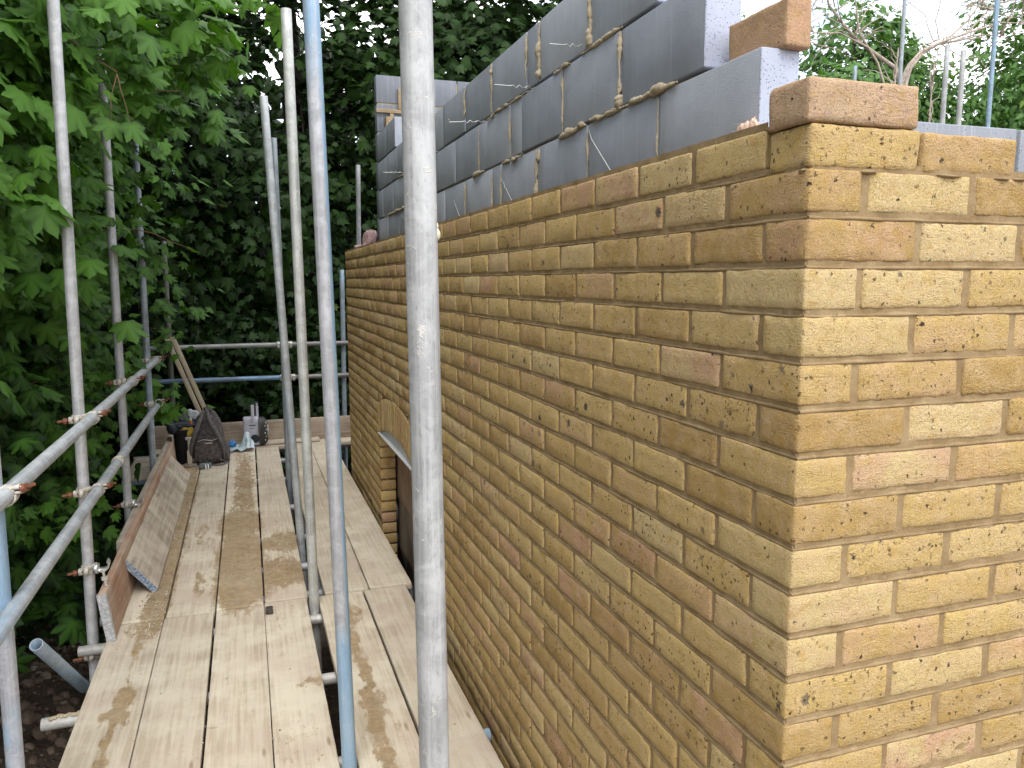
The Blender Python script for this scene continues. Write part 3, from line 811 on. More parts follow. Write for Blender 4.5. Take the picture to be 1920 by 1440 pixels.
def board(w, L, th, loc, rot, mat, label, group=None, stain=False, step=.03, name='scaffold_board', band=None, bandmat=None, seed=0, cat='board', amp=.0009, bow=0.0):
    """board centred across its width, running from 0 to L along local Y, its top face on local z = 0"""
    root = thing(name, label, cat, loc, group); root.rotation_euler = rot; root['_w'] = [0, 0, 0]
    mb = MB()
    fn = (lambda V: V + np.stack([bow * np.sin(V[:, 1] / L * math.pi), 0 * V[:, 0], 0 * V[:, 0]], 1)) if bow else None
    rough_box(mb, (-w / 2, 0, -th), (w / 2, L, 0), r=.0035, step=step, amp=amp, seed=seed, nscale=22, tone=random.random(), fn=fn)
    if stain:
        V = mb.v[-1]; W = V + np.array(loc); s = stain_at(W)
        s = s * (V[:, 2] > -.02)
        mb.va['stain'] = [(0, len(V), s)]
    mesh_obj('plank', mb, mat, root)
    for e in (band or []):
        m = MB(); y0 = -.0012 if e == 0 else L - .022
        for lo, hi in (((-w / 2 - .0012, y0, -th - .0012), (w / 2 + .0012, y0 + (.0012 if e == 0 else .022) , .0012)),):
            if e == 0:
                m.box((-w / 2 - .0012, -.0014, -th - .0012), (w / 2 + .0012, 0, .0012))
                m.box((-w / 2 - .0012, 0, .0002), (w / 2 + .0012, .026, .0014)); m.box((-w / 2 - .0012, 0, -th - .0012), (w / 2 + .0012, .026, -th - .0002))
            else:
                m.box((-w / 2 - .0012, L, -th - .0012), (w / 2 + .0012, L + .0014, .0012)); m.box((-w / 2 - .0012, L - .026, .0002), (w / 2 + .0012, L, .0014))
        mesh_obj('end_band', m, bandmat or M_BAND, root, smooth=False)
    return root

G = 'scaffold boards laid as the deck'
NEARB = [(-1.3795, .225, 'outermost near deck board, streaked with brown drips beside the gravel bank'), (-1.1475, .2255, 'near deck board second from the outer edge, ending short of the steep toe board'),
         (-.9165, .226, 'near deck board third from the outer edge, with small round damp spots'), (-.6925, .208, 'near deck board along the slot where the poles stand, scuffed brown patch'),
         (-.4085, .228, 'near deck board just inside the slot, with a long wet brown streak'), (-.170, .222, 'near deck board closest to the brick wall, clean and pale')]
for i, (x, w, lab) in enumerate(NEARB):
    ye = [2.945, 2.955, 2.965, 2.99, 2.99, 2.995][i]
    board(w, ye + 1.0, .038, (x, -1.0, DZ + random.uniform(-.0015, .0015)), (0, 0, [0, .001, -.0005, .001, .003, .004][i]), M_DECK, lab, G, True, .016, seed=i + 1)
FARB = [(-1.378, .222, 'far deck board under the toe board, caked with mud-coloured mortar'), (-1.147, .224, 'far deck board running up to the rucksack, smeared in two dark streaks'),
        (-.916, .225, 'far deck board soaked with the big patch of wet mortar'), (-.690, .210, 'far deck board along the pole slot, splashed with wet mortar at its near end'),
        (-.3830, .228, 'far deck board just inside the pole slot, knotty and dry'), (-.149, .226, 'far deck board with a long split, passing the window opening')]
for i, (x, w, lab) in enumerate(FARB):
    y0 = [2.955, 2.965, 2.975, 3.0, 3.005, 3.01][i]
    board(w, 6.93 - y0, .038, (x, y0, DZ + random.uniform(-.002, .002)), (0, 0, [0, 0, -.001, -.002, .002, .003][i]), M_DECK, lab, G, True, .022, seed=i + 11)
board(.222, 2.1, .038, (.36, 7.07, DZ + .001), (0, 0, math.radians(90)), M_DECK, 'deck board lying crosswise at the far end against the end toe board', G, False, .04, seed=31)
M_BOARD_OLD = mat_board('old_grey_board', (.33, .29, .235), (.22, .18, .14), dust=.35)
M_BOARD_BRN = mat_board('brown_board', (.40, .25, .165), (.29, .165, .105), dust=.22)
for i in range(4):
    root = board(.222, .34, .038, (-1.512, 6.04 + i * .23, DZ - .002), (0, 0, math.radians(90)), M_BOARD_OLD,
          ['short board outside the poles, nearest one, its edge painted blue', 'short board outside the poles, second one back', 'short board outside the poles, third one back', 'short board outside the poles, farthest one back'][i], 'short boards outside the far poles', False, .04, seed=41 + i)
    if i == 0:
        m = MB(); m.box((-.1125, .004, -.036), (-.1113, .336, -.002)); mesh_obj('painted_edge', m, M_BLUEP, root, smooth=False)

def edge_board(y0, y1, bot, top, th, mat, label, band=None, bandmat=None, name='toe_board', seed=0, w=.225, **k):
    (xb, zb), (xt, zt) = bot, top
    d = np.array([xt - xb, zt - zb]); d /= np.linalg.norm(d)
    th_y = math.atan2(-d[1], d[0])                                  # local X -> up the board
    c = np.array([xb, zb]) + d * w / 2
    n = np.array([math.sin(th_y), math.cos(th_y)])                  # local Z in (x, z)
    c = c + n * th / 2
    return board(w, y1 - y0, th, (c[0], y0, c[1]), (0, th_y, 0), mat, label, None, False, .03, name=name, band=band, bandmat=bandmat, seed=seed, cat='toe board', **k)
edge_board(2.765, 6.35, (-1.469, DZ + .001), (-1.497, DZ + .22), .036, M_BOARD_BRN, 'reddish brown toe board on edge with a slotted metal band on its near end', band=[0], seed=51)
edge_board(3.55, 6.7, (-1.530, DZ - .0), (-1.528, DZ + .23), .034, M_BOARD_OLD, 'old grey toe board on edge, outermost, behind the brown one', seed=52)
M_BOARD_SCR = mat_board('scraped_board', (.40, .355, .29), (.28, .225, .175), dust=.75)
b = edge_board(3.33, 5.95, (-1.338, DZ + .003), (-1.474, DZ + .170), .034, M_BOARD_SCR, 'mortar-scraped board with a blue end, leaning on the brown toe board', seed=53, name='leaning_board')
b['category'] = 'board'
m = MB(); m.box((-.112, -.0022, -.0335), (.112, -.0002, -.0008)); mesh_obj('painted_end', m, M_BLUEP, b, smooth=False)
m = MB(); rr = random.Random(3)                                     # streaks of scraped mortar on its upper face
for i in range(150):
    x, y = rr.uniform(-.10, .10), rr.uniform(.05, 2.5); L = rr.uniform(.01, .05); q = rr.uniform(.35, .75)
    w_ = rr.uniform(.0012, .0035)
    for sgn in (0,):
        dx, dy = L * math.cos(q), L * math.sin(q) * 1.6
        nx, ny = -dy / math.hypot(dx, dy) * w_, dx / math.hypot(dx, dy) * w_
        zt = .0022
        V = [(x - nx * .3, y - ny * .3, .0006), (x + dx * .5 - nx, y + dy * .5 - ny, .0006), (x + dx, y + dy, .0006), (x + dx * .5 + nx, y + dy * .5 + ny, .0006), (x + dx * .5, y + dy * .5, zt)]
        m.add(V, np.array([(0, 1, 4), (1, 2, 4), (2, 3, 4), (3, 0, 4)]))
mesh_obj('mortar_streaks', m, mat_simple('dried_mortar', (.55, .50, .42), .9, 0, .2, 60, .001), b)['kind'] = 'stuff'
# end toe board, across the far end
root = board(.225, 2.0, .036, (.22, 7.213, DZ + .113), (0, math.radians(-90), math.radians(90)), mat_board('far_toe', (.30, .235, .18), (.21, .155, .115), dust=.2), 'toe board across the far end of the deck, behind the tools', None, False, .04, name='toe_board', cat='toe board', seed=61)
root.rotation_euler = Matrix(((0, -1, 0), (0, 0, 1), (-1, 0, 0))).to_euler()
board(.20, .55, .03, (-.17, 7.12, DZ + .030), (0, .05, math.radians(92)), M_DECK, 'short pale offcut of board lying on the far end of the deck', None, False, .04, name='board_offcut', seed=62, amp=.003)

# ------------------------------------------------------------------ scaffold tubes
def tube_thing(a, b, mat, label, group, bend=0.0, name='scaffold_tube'):
    m = MB(); hollow(m, a, b, bend=bend)
    return tag(mesh_obj(name, m, mat, loc=tuple(a)), label, 'scaffold tube', group)
GR = -3.42
def upright(key, base, dx, dy, top, mat, label, bend=0.0):
    z0 = GR + .02
    p = lambda z: (base[0] + dx * (z - DZ), base[1] + dy * (z - DZ), z)
    POLES[key] = p
    return tube_thing(p(z0), p(top), mat, label, 'upright scaffold tubes', bend)
POLES = {}
upright('P1', (-.559, .146), -.0077, .0026, 1.5, mat_galv('galv_a', (.41, .415, .42), dirt=.75, seed=1), 'nearest upright tube, thick in view, pale and mortar-splashed in front of the brick wall')
m2_ = mat_galv('galv_b', (.42, .425, .45), side=(.93, -.36, .0178, .93 * -.0167 + .36 * -.0054), bands=[(3.78, 6.2, 2), (1.50, 2.05, 2)], dirt=.3, seed=2)
upright('P2', (-.563, 1.453), -.0167, .0054, 1.5, m2_, 'upright tube with a bright blue painted side, second nearest in the slot')
upright('P3', (-.561, 2.885), -.0097, .0034, .998, mat_galv('galv_c', (.45, .46, .44), dirt=.4, seed=3), 'plain grey upright tube just left of the blue-sided one')
upright('P4', (-.554, 4.03), -.0417, .0142, .86, mat_galv('galv_d', (.38, .40, .41), blue=.12, dirt=.25, seed=4), 'shorter leaning upright tube, left of the plain grey one')
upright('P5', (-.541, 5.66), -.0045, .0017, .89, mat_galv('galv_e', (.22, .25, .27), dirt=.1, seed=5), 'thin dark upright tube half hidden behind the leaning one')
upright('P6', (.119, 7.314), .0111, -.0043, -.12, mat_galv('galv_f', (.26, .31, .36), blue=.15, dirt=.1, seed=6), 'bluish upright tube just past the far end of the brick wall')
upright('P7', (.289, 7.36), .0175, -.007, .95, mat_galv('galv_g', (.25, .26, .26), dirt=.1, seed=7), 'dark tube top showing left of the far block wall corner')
upright('L0', (-1.540, 1.525), .0095, -.0032, .9, mat_galv('galv_h', (.42, .43, .47), blue=.35, bands=[(2.2, 2.6, 2)], dirt=.25, seed=8), 'outer upright tube at the left picture edge, faded blue above')
upright('L1', (-1.565, 2.886), .0122, -.0041, 1.55, mat_galv('galv_i', (.47, .47, .48), dirt=.35, seed=9), 'tall pale outer upright tube carrying couplers on both guard rails')
upright('L2', (-1.576, 4.253), .0073, -.0026, 1.1, mat_galv('galv_j', (.43, .43, .45), dirt=.25, seed=10), 'second outer upright tube, its top lost among the leaves')
upright('L3', (-1.570, 5.603), .0071, -.0024, .9, mat_galv('galv_k', (.33, .37, .42), blue=.45, dirt=.1, seed=11), 'bluish outer upright tube where the top guard rail ends')
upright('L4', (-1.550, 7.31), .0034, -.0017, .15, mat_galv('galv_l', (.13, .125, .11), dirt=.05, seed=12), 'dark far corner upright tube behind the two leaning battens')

RX, ZT, ZL = -1.500, -.847, -1.181
tube_thing((RX, -1.4, ZT), (RX, 5.70, ZT + .004), mat_galv('galv_m', (.47, .49, .51), dirt=.6, seed=13), 'upper guard rail tube running along the left of the deck', 'guard rail tubes')
tube_thing((RX + .004, -1.4, ZL), (RX, 5.44, ZL), mat_galv('galv_n', (.43, .45, .47), bands=[(.5, 2.9, 1)], dirt=.5, seed=14), 'lower guard rail tube, blue paint at its near end', 'guard rail tubes')
FY = 7.258
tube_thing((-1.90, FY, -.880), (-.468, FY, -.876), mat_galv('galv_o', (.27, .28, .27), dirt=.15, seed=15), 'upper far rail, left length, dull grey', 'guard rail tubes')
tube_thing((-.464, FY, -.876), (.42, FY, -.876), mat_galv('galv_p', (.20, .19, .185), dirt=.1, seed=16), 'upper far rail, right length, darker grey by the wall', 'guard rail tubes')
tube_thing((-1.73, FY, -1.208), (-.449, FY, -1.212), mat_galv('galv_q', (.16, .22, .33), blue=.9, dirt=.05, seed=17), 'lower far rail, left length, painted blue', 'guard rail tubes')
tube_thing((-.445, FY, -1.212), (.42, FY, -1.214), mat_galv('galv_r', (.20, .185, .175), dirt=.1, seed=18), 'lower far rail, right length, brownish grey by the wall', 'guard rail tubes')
tube_thing((-1.497, -1.0, -1.972), (-1.497, 7.3, -1.972), mat_galv('galv_s', (.36, .38, .37), dirt=.5, seed=19), 'ledger tube under the outer edge of the deck', 'ledgers')
tube_thing((-.49, -1.0, -1.972), (-.49, 7.3, -1.972), mat_galv('galv_t', (.24, .25, .25), dirt=.3, seed=20), 'ledger tube deep in the slot below the inner boards', 'ledgers')
TR = [(.35, -1.60, .0, 0), (1.60, -1.6, -.030, 1), (2.22, -1.635, -.30, 0), (2.845, -1.62, -.24, 0), (3.17, -1.58, -.028, 1), (3.62, -1.6, -.30, 0), (4.17, -1.6, -.030, 0), (4.92, -1.6, -.026, 1), (5.80, -1.6, -.024, 1), (6.55, -1.6, -.03, 0), (7.08, -1.9, .3, 0)]
TL = ['nearest cross tube beneath the deck', 'cross tube beneath the deck whose blue end shows by the wall, nearest blue end', 'cross tube with a mortar-crusted white end sticking out above the gravel',
      'cross tube ending beside the foot of the tall pale outer tube', 'blue-ended cross tube beneath the joint of the inner boards', 'grey cross tube glimpsed in the slot past the board joint', 'grey cross tube with mortar on its end by the window opening',
      'blue-ended cross tube below the far side of the window', 'blue-ended cross tube farthest along the wall', 'cross tube beneath the tool bag', 'last cross tube under the far end of the deck']
for i, (y, x0, x1, blue) in enumerate(TR):
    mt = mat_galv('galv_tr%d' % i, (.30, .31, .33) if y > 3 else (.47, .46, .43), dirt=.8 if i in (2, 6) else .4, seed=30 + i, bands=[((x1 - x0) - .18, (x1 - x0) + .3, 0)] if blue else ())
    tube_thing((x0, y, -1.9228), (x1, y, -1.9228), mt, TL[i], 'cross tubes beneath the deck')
tube_thing((-1.617, 2.165, -1.575), (-1.545, 2.53, -1.945), mat_galv('galv_u', (.30, .36, .42), blue=.35, dirt=.15, seed=50), 'short open-ended blue-grey tube jutting out over the gravel bank', None)
# mortar crusts on two tube ends
m = MB()
for i in range(9): blob(m, (-1.60 + i * .012, 2.22 + random.uniform(-.012, .012), -1.899), (.012, .012, .006), 70 + i, .5, 5)
tag(mesh_obj('mortar_crust', m, M_BMORT, loc=(-1.58, 2.22, -1.90)), 'crust of set mortar on the cross tube end over the gravel', 'mortar')
m = MB(); blob(m, (-.545, .158, .1), (.0, .0, .0), 1, .1, 4) if False else None
for (z, dx) in ((-.17, .0245), (-.158, .022)):
    p = POLES['P1'](z); blob(m, (p[0] + dx * .93, p[1] - dx * .2, z), (.005, .006, .009 if z < -.16 else .006), int(z * 100) + 40, .4, 6)
tag(mesh_obj('mortar_splash', m, mat_simple('cream_mortar', (.60, .55, .42), .9, 0, .15, 80, .001), loc=(-.55, .15, -.1)), 'creamy lumps of mortar stuck to the nearest upright tube', 'mortar')

# ------------------------------------------------------------------ couplers
CG = 'couplers on the outer tubes'
def bolt(parent, p, d, L, mat):
    m = MB(); p = np.array(p); d = np.array(d, float); d /= np.linalg.norm(d)
    tube(m, [p, p + d * L], .0058, 10); tube(m, [p + d * L * .42, p + d * (L * .42 + .013)], .0135, 6); tube(m, [p - d * .006, p + d * .004], .0135, 6)
    tube(m, [p + d * L * .40, p + d * L * .42], .015, 14)
    mesh_obj('bolt', m, mat, parent, smooth=False)
def coupler(pole, z, rx, label, open_jaw=False, seed=0, mortar=True):
    px, py, _ = POLES[pole](z)
    root = thing('scaffold_coupler', label, 'coupler', (px, py, z), CG)
    body = M_CAST
    m = MB(); ring(m, (px, py, z), (0, 0, 1), .0246, .0305, .040, 22, math.radians(-120), math.radians(75), ref=(1, 0, 0))
    ring(m, (px, py, z), (0, 0, 1), .0247, .029, .036, 18, math.radians(85), math.radians(225), ref=(1, 0, 0))
    m.box((px - .012, py - .050, z - .019), (px + .006, py - .027, z + .019)); m.box((px - .034, py - .046, z - .014), (px - .016, py - .024, z + .014))
    mesh_obj('pole_clamp', m, body, root)
    zc = z + .0
    if not open_jaw:
        m = MB(); ring(m, (rx, py + .002, zc + .0), (0, 1, 0), .0246, .0305, .042, 22, math.radians(-10), math.radians(190), ref=(1, 0, 0))
        ring(m, (rx, py + .002, zc), (0, 1, 0), .0246, .0300, .036, 16, math.radians(195), math.radians(330), ref=(1, 0, 0))
        m.box((rx + .020, py - .017, zc + .020), (rx + .046, py + .019, zc + .029)); m.box((rx + .022, py - .014, zc + .006), (rx + .044, py + .016, zc + .013))
        mesh_obj('rail_clamp', m, body, root)
        bolt(root, (rx + .024, py, zc + .010), (.72, -.25, .30), .062, M_RUST)
    else:                                            # empty jaw hanging open
        m = MB(); ring(m, (px + .058, py - .01, z + .018), (0, 1, .15), .026, .0335, .038, 22, math.radians(-35), math.radians(125), ref=(1, 0, 0))
        m.box((px + .022, py - .03, z - .02), (px + .044, py + .01, z + .018))
        mesh_obj('rail_clamp', m, M_NEWGALV, root)
        bolt(root, (px + .062, py - .02, z - .012), (.12, 0, -1), .075, M_CAST)
    bolt(root, (px - .018, py - .035, z), (-.95, -.25, -.05), .062, M_RUST)
    if mortar:
        m = MB(); rr = random.Random(seed)
        for i in range(7):
            a = rr.uniform(-2.2, .9); blob(m, (px + .030 * math.cos(a) + rr.uniform(0, .02), py + .030 * math.sin(a), z + rr.uniform(-.018, .022)), (rr.uniform(.006, .013), rr.uniform(.005, .010), rr.uniform(.005, .010)), seed * 9 + i, .45, 5)
        mesh_obj('mortar_crust', m, M_BMORT, root)
coupler('L0', ZT, RX, 'mortar-caked coupler at the left edge of the picture, rusty bolt on the upper rail', seed=1)
coupler('L1', ZT + .001, RX, 'coupler joining the upper rail to the tall pale outer tube', seed=2)
coupler('L2', ZT + .002, RX, 'coupler joining the upper rail to the second outer tube', seed=3)
coupler('L3', ZT + .004, RX, 'coupler at the very end of the upper rail', seed=4)
coupler('L1', ZL, RX, 'coupler joining the lower rail to the tall pale outer tube', seed=5)
coupler('L3', ZL + .001, RX, 'rusty coupler at the far end of the lower rail', seed=6, mortar=False)
coupler('L1', -1.545, RX, 'empty coupler hanging open low on the tall pale outer tube', True, seed=7)
coupler('L2', -1.61, RX, 'coupler low on the second outer tube, touching the old grey toe board', True, seed=8)
coupler('L1', -1.955, RX, 'coupler at the foot of the tall pale outer tube under the deck', seed=9)
for (x, z, lab) in ((-.465, -.876, 'shiny sleeve coupler in the upper far rail'), (-.446, -1.212, 'shiny sleeve coupler in the lower far rail')):
    root = thing('sleeve_coupler', lab, 'coupler', (x, FY, z), 'sleeve couplers in the far rails')
    m = MB(); ring(m, (x, FY, z), (1, 0, 0), .0246, .031, .15, 20); mesh_obj('sleeve', m, M_CAST, root)
    for s in (-.06, .06):
        m = MB(); m.box((x + s - .016, FY - .045, z + .006), (x + s + .016, FY - .028, z + .022)); ring(m, (x + s, FY - .002, z), (1, 0, 0), .028, .040, .026, 18, math.radians(170), math.radians(330), ref=(0, 1, 0))
        mesh_obj('strap', m, M_NEWGALV, root)
# dried lump on lower rail, wire
m = MB(); ring(m, (RX, 3.48, ZL), (0, 1, 0), .0243, .0285, .05, 20); blob(m, (RX + .01, 3.48, ZL + .026), (.02, .025, .006), 5, .5, 6)
tag(mesh_obj('mortar_collar', m, mat_simple('cream_mortar2', (.58, .53, .42), .9, 0, .15, 80, .001), loc=(RX, 3.48, ZL)), 'cream mortar collar dried on the lower guard rail', 'mortar')

# ------------------------------------------------------------------ battens, tools
M_BATTEN = mat_board('batten', (.40, .335, .24), (.30, .24, .16), dust=.2)
for i, (a, c, lab) in enumerate((((-1.565, 7.205, -.765), (-1.165, 7.06, -1.858), 'left one of two pale battens leaning on the far rail'), ((-1.508, 7.212, -.772), (-1.105, 7.09, -1.858), 'right one of two pale battens leaning on the far rail'))):
    a = Vector(a); c = Vector(c); d = (a - c); L = d.length; d.normalize()
    X = Vector((0, 1, 0)).cross(d); X.normalize(); Z = X.cross(d)
    root = thing('batten', lab, 'batten', tuple(c), 'battens leaning on the far rail'); root['_w'] = [0, 0, 0]
    root.rotation_euler = Matrix(((X.x, d.x, Z.x), (X.y, d.y, Z.y), (X.z, d.z, Z.z))).to_euler()
    m = MB(); rough_box(m, (-.021, 0, -.010), (.021, L, .010), r=.002, step=.05, amp=.0006, seed=i, tone=.5); mesh_obj('strip', m, M_BATTEN, root)

M_CANVAS = mat_simple('dusty_dark_canvas', (.055, .048, .05), .9, 0, .35, 40, .003, c2=(.12, .105, .10))
M_STRAP = mat_simple('grey_webbing', (.10, .09, .09), .9, 0, .3, 60, .001)
def bagmesh(c, rad, seed, taper=.35, ex=.62, amp=.12, lean=(0, 0)):
    m = MB(); blob(m, (0, 0, 0), rad, seed, amp, 26, ex, nscale=2.6)
    V = m.v[0]; h = (V[:, 2] / rad[2] + 1) / 2
    s = 1 - taper * np.clip(h, 0, 1) ** 1.6
    V[:, 0] = V[:, 0] * s + lean[0] * h; V[:, 1] = V[:, 1] * s + lean[1] * h
    fold = .012 * vnoise(V * np.array([16, 16, 9]) + seed, seed) + .006 * vnoise(V * 40, seed + 2)
    nrm = V / np.maximum(1e-6, np.linalg.norm(V, axis=1))[:, None]
    m.v[0] = V + nrm * fold[:, None] + np.array(c)
    return m
bx, by = -1.205, 6.45
bag = thing('rucksack', 'dusty dark grey rucksack slumped at the foot of the battens', 'rucksack', (bx, by, DZ))
mesh_obj('body', bagmesh((bx, by, DZ + .235), (.155, .125, .235), 3, .45, lean=(.02, .05)), M_CANVAS, bag)
mesh_obj('pocket', bagmesh((bx + .005, by - .125, DZ + .115), (.115, .045, .105), 5, .15), M_CANVAS, bag)
mesh_obj('pocket', bagmesh((bx + .15, by - .02, DZ + .10), (.035, .07, .09), 7, .15), M_CANVAS, bag)
for i, (x0, x1) in enumerate(((.03, .14), (-.05, -.135))):
    m = MB(); P = [(bx + x0 * .4, by - .02, DZ + .475), (bx + x0 * .9, by - .10, DZ + .40), (bx + (x0 + x1) / 2, by - .145, DZ + .29), (bx + x1 * .95, by - .145, DZ + .17), (bx + x1, by - .12, DZ + .06)]
    tube(m, P, [.012, .020, .022, .018, .009], 8); V = m.v[0]; mesh_obj('strap', m, M_STRAP, bag)
m = MB(); tube(m, [(bx - .02, by + .02, DZ + .465), (bx - .005, by - .02, DZ + .50), (bx + .03, by - .02, DZ + .50), (bx + .045, by + .02, DZ + .465)], .008, 8); mesh_obj('grab_handle', m, M_STRAP, bag)
m = MB(); m.box((bx - .01, by - .178, DZ + .20), (bx + .05, by - .170, DZ + .208)); tube(m, [(bx - .07, by - .168, DZ + .225), (bx - .02, by - .178, DZ + .24), (bx + .045, by - .172, DZ + .225), (bx + .09, by - .16, DZ + .24)], .0025, 5)
mesh_obj('zip_pull', m, mat_simple('pale_trim', (.5, .48, .44), .6), bag)
m = MB()
tube(m, [(bx + .12, by - .12, DZ + .035), (bx + .17, by - .14, DZ + .012), (bx + .12, by - .20, DZ + .008), (bx + .04, by - .19, DZ + .010), (bx + .02, by - .15, DZ + .03)], .007, 6); mesh_obj('loose_webbing', m, M_STRAP, bag)
# dark tub of tools behind the toe board
tx, ty = -1.405, 6.50
tub = thing('tool_tub', 'black tub of tools with yellow and orange handles, left of the rucksack', 'tub', (tx, ty, DZ))
M_BLK = mat_simple('black_rubber', (.018, .019, .022), .65, 0, .4, 50, .001)
m = MB()
ringsz = [(0, .105), (.004, .112), (.30, .135), (.305, .142), (.315, .142), (.316, .131), (.02, .108)]
t_ = np.linspace(0, 2 * math.pi, 32, endpoint=False)
V = np.concatenate([np.stack([tx + .62 * rr_ * np.cos(t_), ty + rr_ * np.sin(t_), np.full(32, DZ + z + .003)], 1) for z, rr_ in ringsz]); kk = np.arange(32); k2_ = (kk + 1) % 32
m.add(V, np.concatenate([np.stack([i * 32 + kk, i * 32 + k2_, (i + 1) * 32 + k2_, (i + 1) * 32 + kk], 1) for i in range(len(ringsz) - 1)])); m.add(V[:32], [list(range(32))[::-1]])
mesh_obj('tub_wall', m, M_BLK, tub)
mb_ = bagmesh((tx - .03, ty + .02, DZ + .37), (.13, .10, .07), 21, .15, ex=.8, amp=.5); blob(mb_, (tx + .02, ty - .05, DZ + .345), (.09, .07, .035), 27, .6, 14, .8); blob(mb_, (tx - .07, ty - .06, DZ + .33), (.06, .07, .05), 28, .6, 14, .8)
mesh_obj('folded_bag', mb_, mat_simple('dark_nylon', (.03, .035, .045), .6, 0, .4, 30, .003), tub)
m = bagmesh((tx + .03, ty - .07, DZ + .30), (.075, .05, .055), 22, .2); mesh_obj('yellow_case', m, mat_simple('yellow_plastic', (.42, .29, .03), .5, 0, .25, 40, .001), tub)
m = MB(); tube(m, [(tx + .085, ty - .08, DZ + .22), (tx + .075, ty - .075, DZ + .36), (tx + .072, ty - .07, DZ + .39)], [.010, .012, .013], 10); mesh_obj('orange_handle', m, mat_simple('orange_grip', (.50, .10, .03), .55), tub)
m = MB(); tube(m, [(tx + .072, ty - .07, DZ + .39), (tx + .07, ty - .068, DZ + .42)], [.013, .010], 10); mesh_obj('handle_cap', m, M_CAST, tub)
m = MB(); blob(m, (tx + .06, ty + .10, DZ + .41), (.07, .02, .05), 23, .4, 12, .7); mesh_obj('white_sack', m, mat_simple('white_sack', (.5, .52, .53), .8, 0, .15, 30, .002), tub)
# upright pale clamp in front of the tub
cx_, cy_ = tx + .055, ty - .175
cl = thing('sash_clamp', 'pale metal clamp standing upright in front of the tool tub', 'clamp', (cx_, cy_, DZ))
m = MB(); rough_box(m, (cx_ - .011, cy_ - .006, DZ + .13), (cx_ + .011, cy_ + .006, DZ + .245), r=.002, step=.03, amp=.0004); mesh_obj('bar', m, M_CAST, cl)
m = MB(); rough_box(m, (cx_ - .020, cy_ - .012, DZ + .02), (cx_ + .020, cy_ + .012, DZ + .14), r=.004, step=.02, amp=.0006); mesh_obj('slider', m, mat_simple('cream_casting', (.48, .45, .36), .7, 0, .15, 50, .001), cl)
m = MB(); rough_box(m, (cx_ - .028, cy_ - .012, DZ + .235), (cx_ + .028, cy_ + .012, DZ + .262), r=.006, step=.02, amp=.0006); mesh_obj('jaw', m, M_CAST, cl)
m = MB(); rough_box(m, (cx_ - .05, cy_ - .05, DZ), (cx_ + .06, cy_ + .03, DZ + .022), r=.006, step=.02, amp=.004, nscale=30); mesh_obj('foot', m, mat_simple('dusty_foot', (.26, .22, .18), .9, 0, .3, 60, .002), cl)
# small grey-green tool with two white prongs
m = MB(); rough_box(m, (-1.27, 6.16, DZ), (-1.17, 6.22, DZ + .045), r=.010, step=.015, amp=.002); 
pl = thing('pliers', 'small grey-green tool with two white prongs in front of the rucksack', 'hand tool', (-1.22, 6.19, DZ))
mesh_obj('body', m, mat_simple('grey_green', (.12, .15, .15), .6, 0, .3, 50, .001), pl)
for s in (-1.215, -1.195):
    m = MB(); tube(m, [(s, 6.165, DZ + .038), (s + .004, 6.12, DZ + .006)], .005, 8); mesh_obj('prong', m, mat_simple('white_tip', (.6, .6, .58), .5), pl)

# pale machine case at the far end
M_LILAC = mat_simple('pale_lilac_plastic', (.44, .43, .50), .5, 0, .08, 20, .0006)
sx, sy = -.825, 7.02
saw = thing('tool_machine', 'pale lilac machine with an upright handle and dark round guard, by the end toe board', 'power tool', (sx, sy, DZ))
m = MB(); rough_box(m, (sx - .073, sy - .05, DZ + .012), (sx + .073, sy + .05, DZ + .30), r=.02, step=.02, amp=.0008); mesh_obj('casing', m, M_LILAC, saw)
m = MB(); rough_box(m, (sx + .005, sy - .066, DZ + .255), (sx + .035, sy - .051, DZ + .425), r=.007, step=.02, amp=.0004)
mesh_obj('handle', m, M_LILAC, saw)
m = MB(); rough_box(m, (sx + .050, sy - .01, DZ + .27), (sx + .076, sy + .03, DZ + .44), r=.008, step=.02, amp=.0004)
mesh_obj('handle', m, M_LILAC, saw)
m = MB(); ring(m, (sx + .062, sy + .01, DZ + .425), (0, 1, 0), .010, .020, .04, 16); mesh_obj('pivot', m, M_BLK, saw)
m = MB(); tube(m, [(sx + .033, sy - .054, DZ + .085), (sx + .033, sy - .046, DZ + .085)], .042, 24); mesh_obj('vent_disc', m, M_BLK, saw)
m = MB()
for zz_, w_ in ((DZ + .215, .055), (DZ + .185, .035)):
    x_ = sx - .015
    while x_ < sx - .015 + w_: 
        m.box((x_, sy - .0525, zz_), (x_ + .005, sy - .0505, zz_ + (.010 if w_ > .04 else .006))); x_ += .0068
mesh_obj('lettering', m, M_BLK, saw, smooth=False)
m = MB(); tube(m, [(sx + .078, sy, DZ + .15), (sx + .125, sy, DZ + .15), (sx + .155, sy, DZ + .15)], [.145, .142, .10], 32)
V = m.v[0]; V[:, 1] = sy + (V[:, 1] - sy) * .55; 
mesh_obj('guard', m, mat_simple('dark_guard', (.045, .042, .042), .45, .2, .4, 40, .001), saw)
m = MB(); ring(m, (sx + .158, sy, DZ + .15), (1, 0, 0), .05, .062, .01, 24); 
for q_ in range(6): blob(m, (sx + .13 + .01 * (q_ % 2), sy - .075, DZ + .07 + .035 * q_), (.006, .006, .009), q_, .3, 5)
mesh_obj('guard_fittings', m, M_CAST, saw)
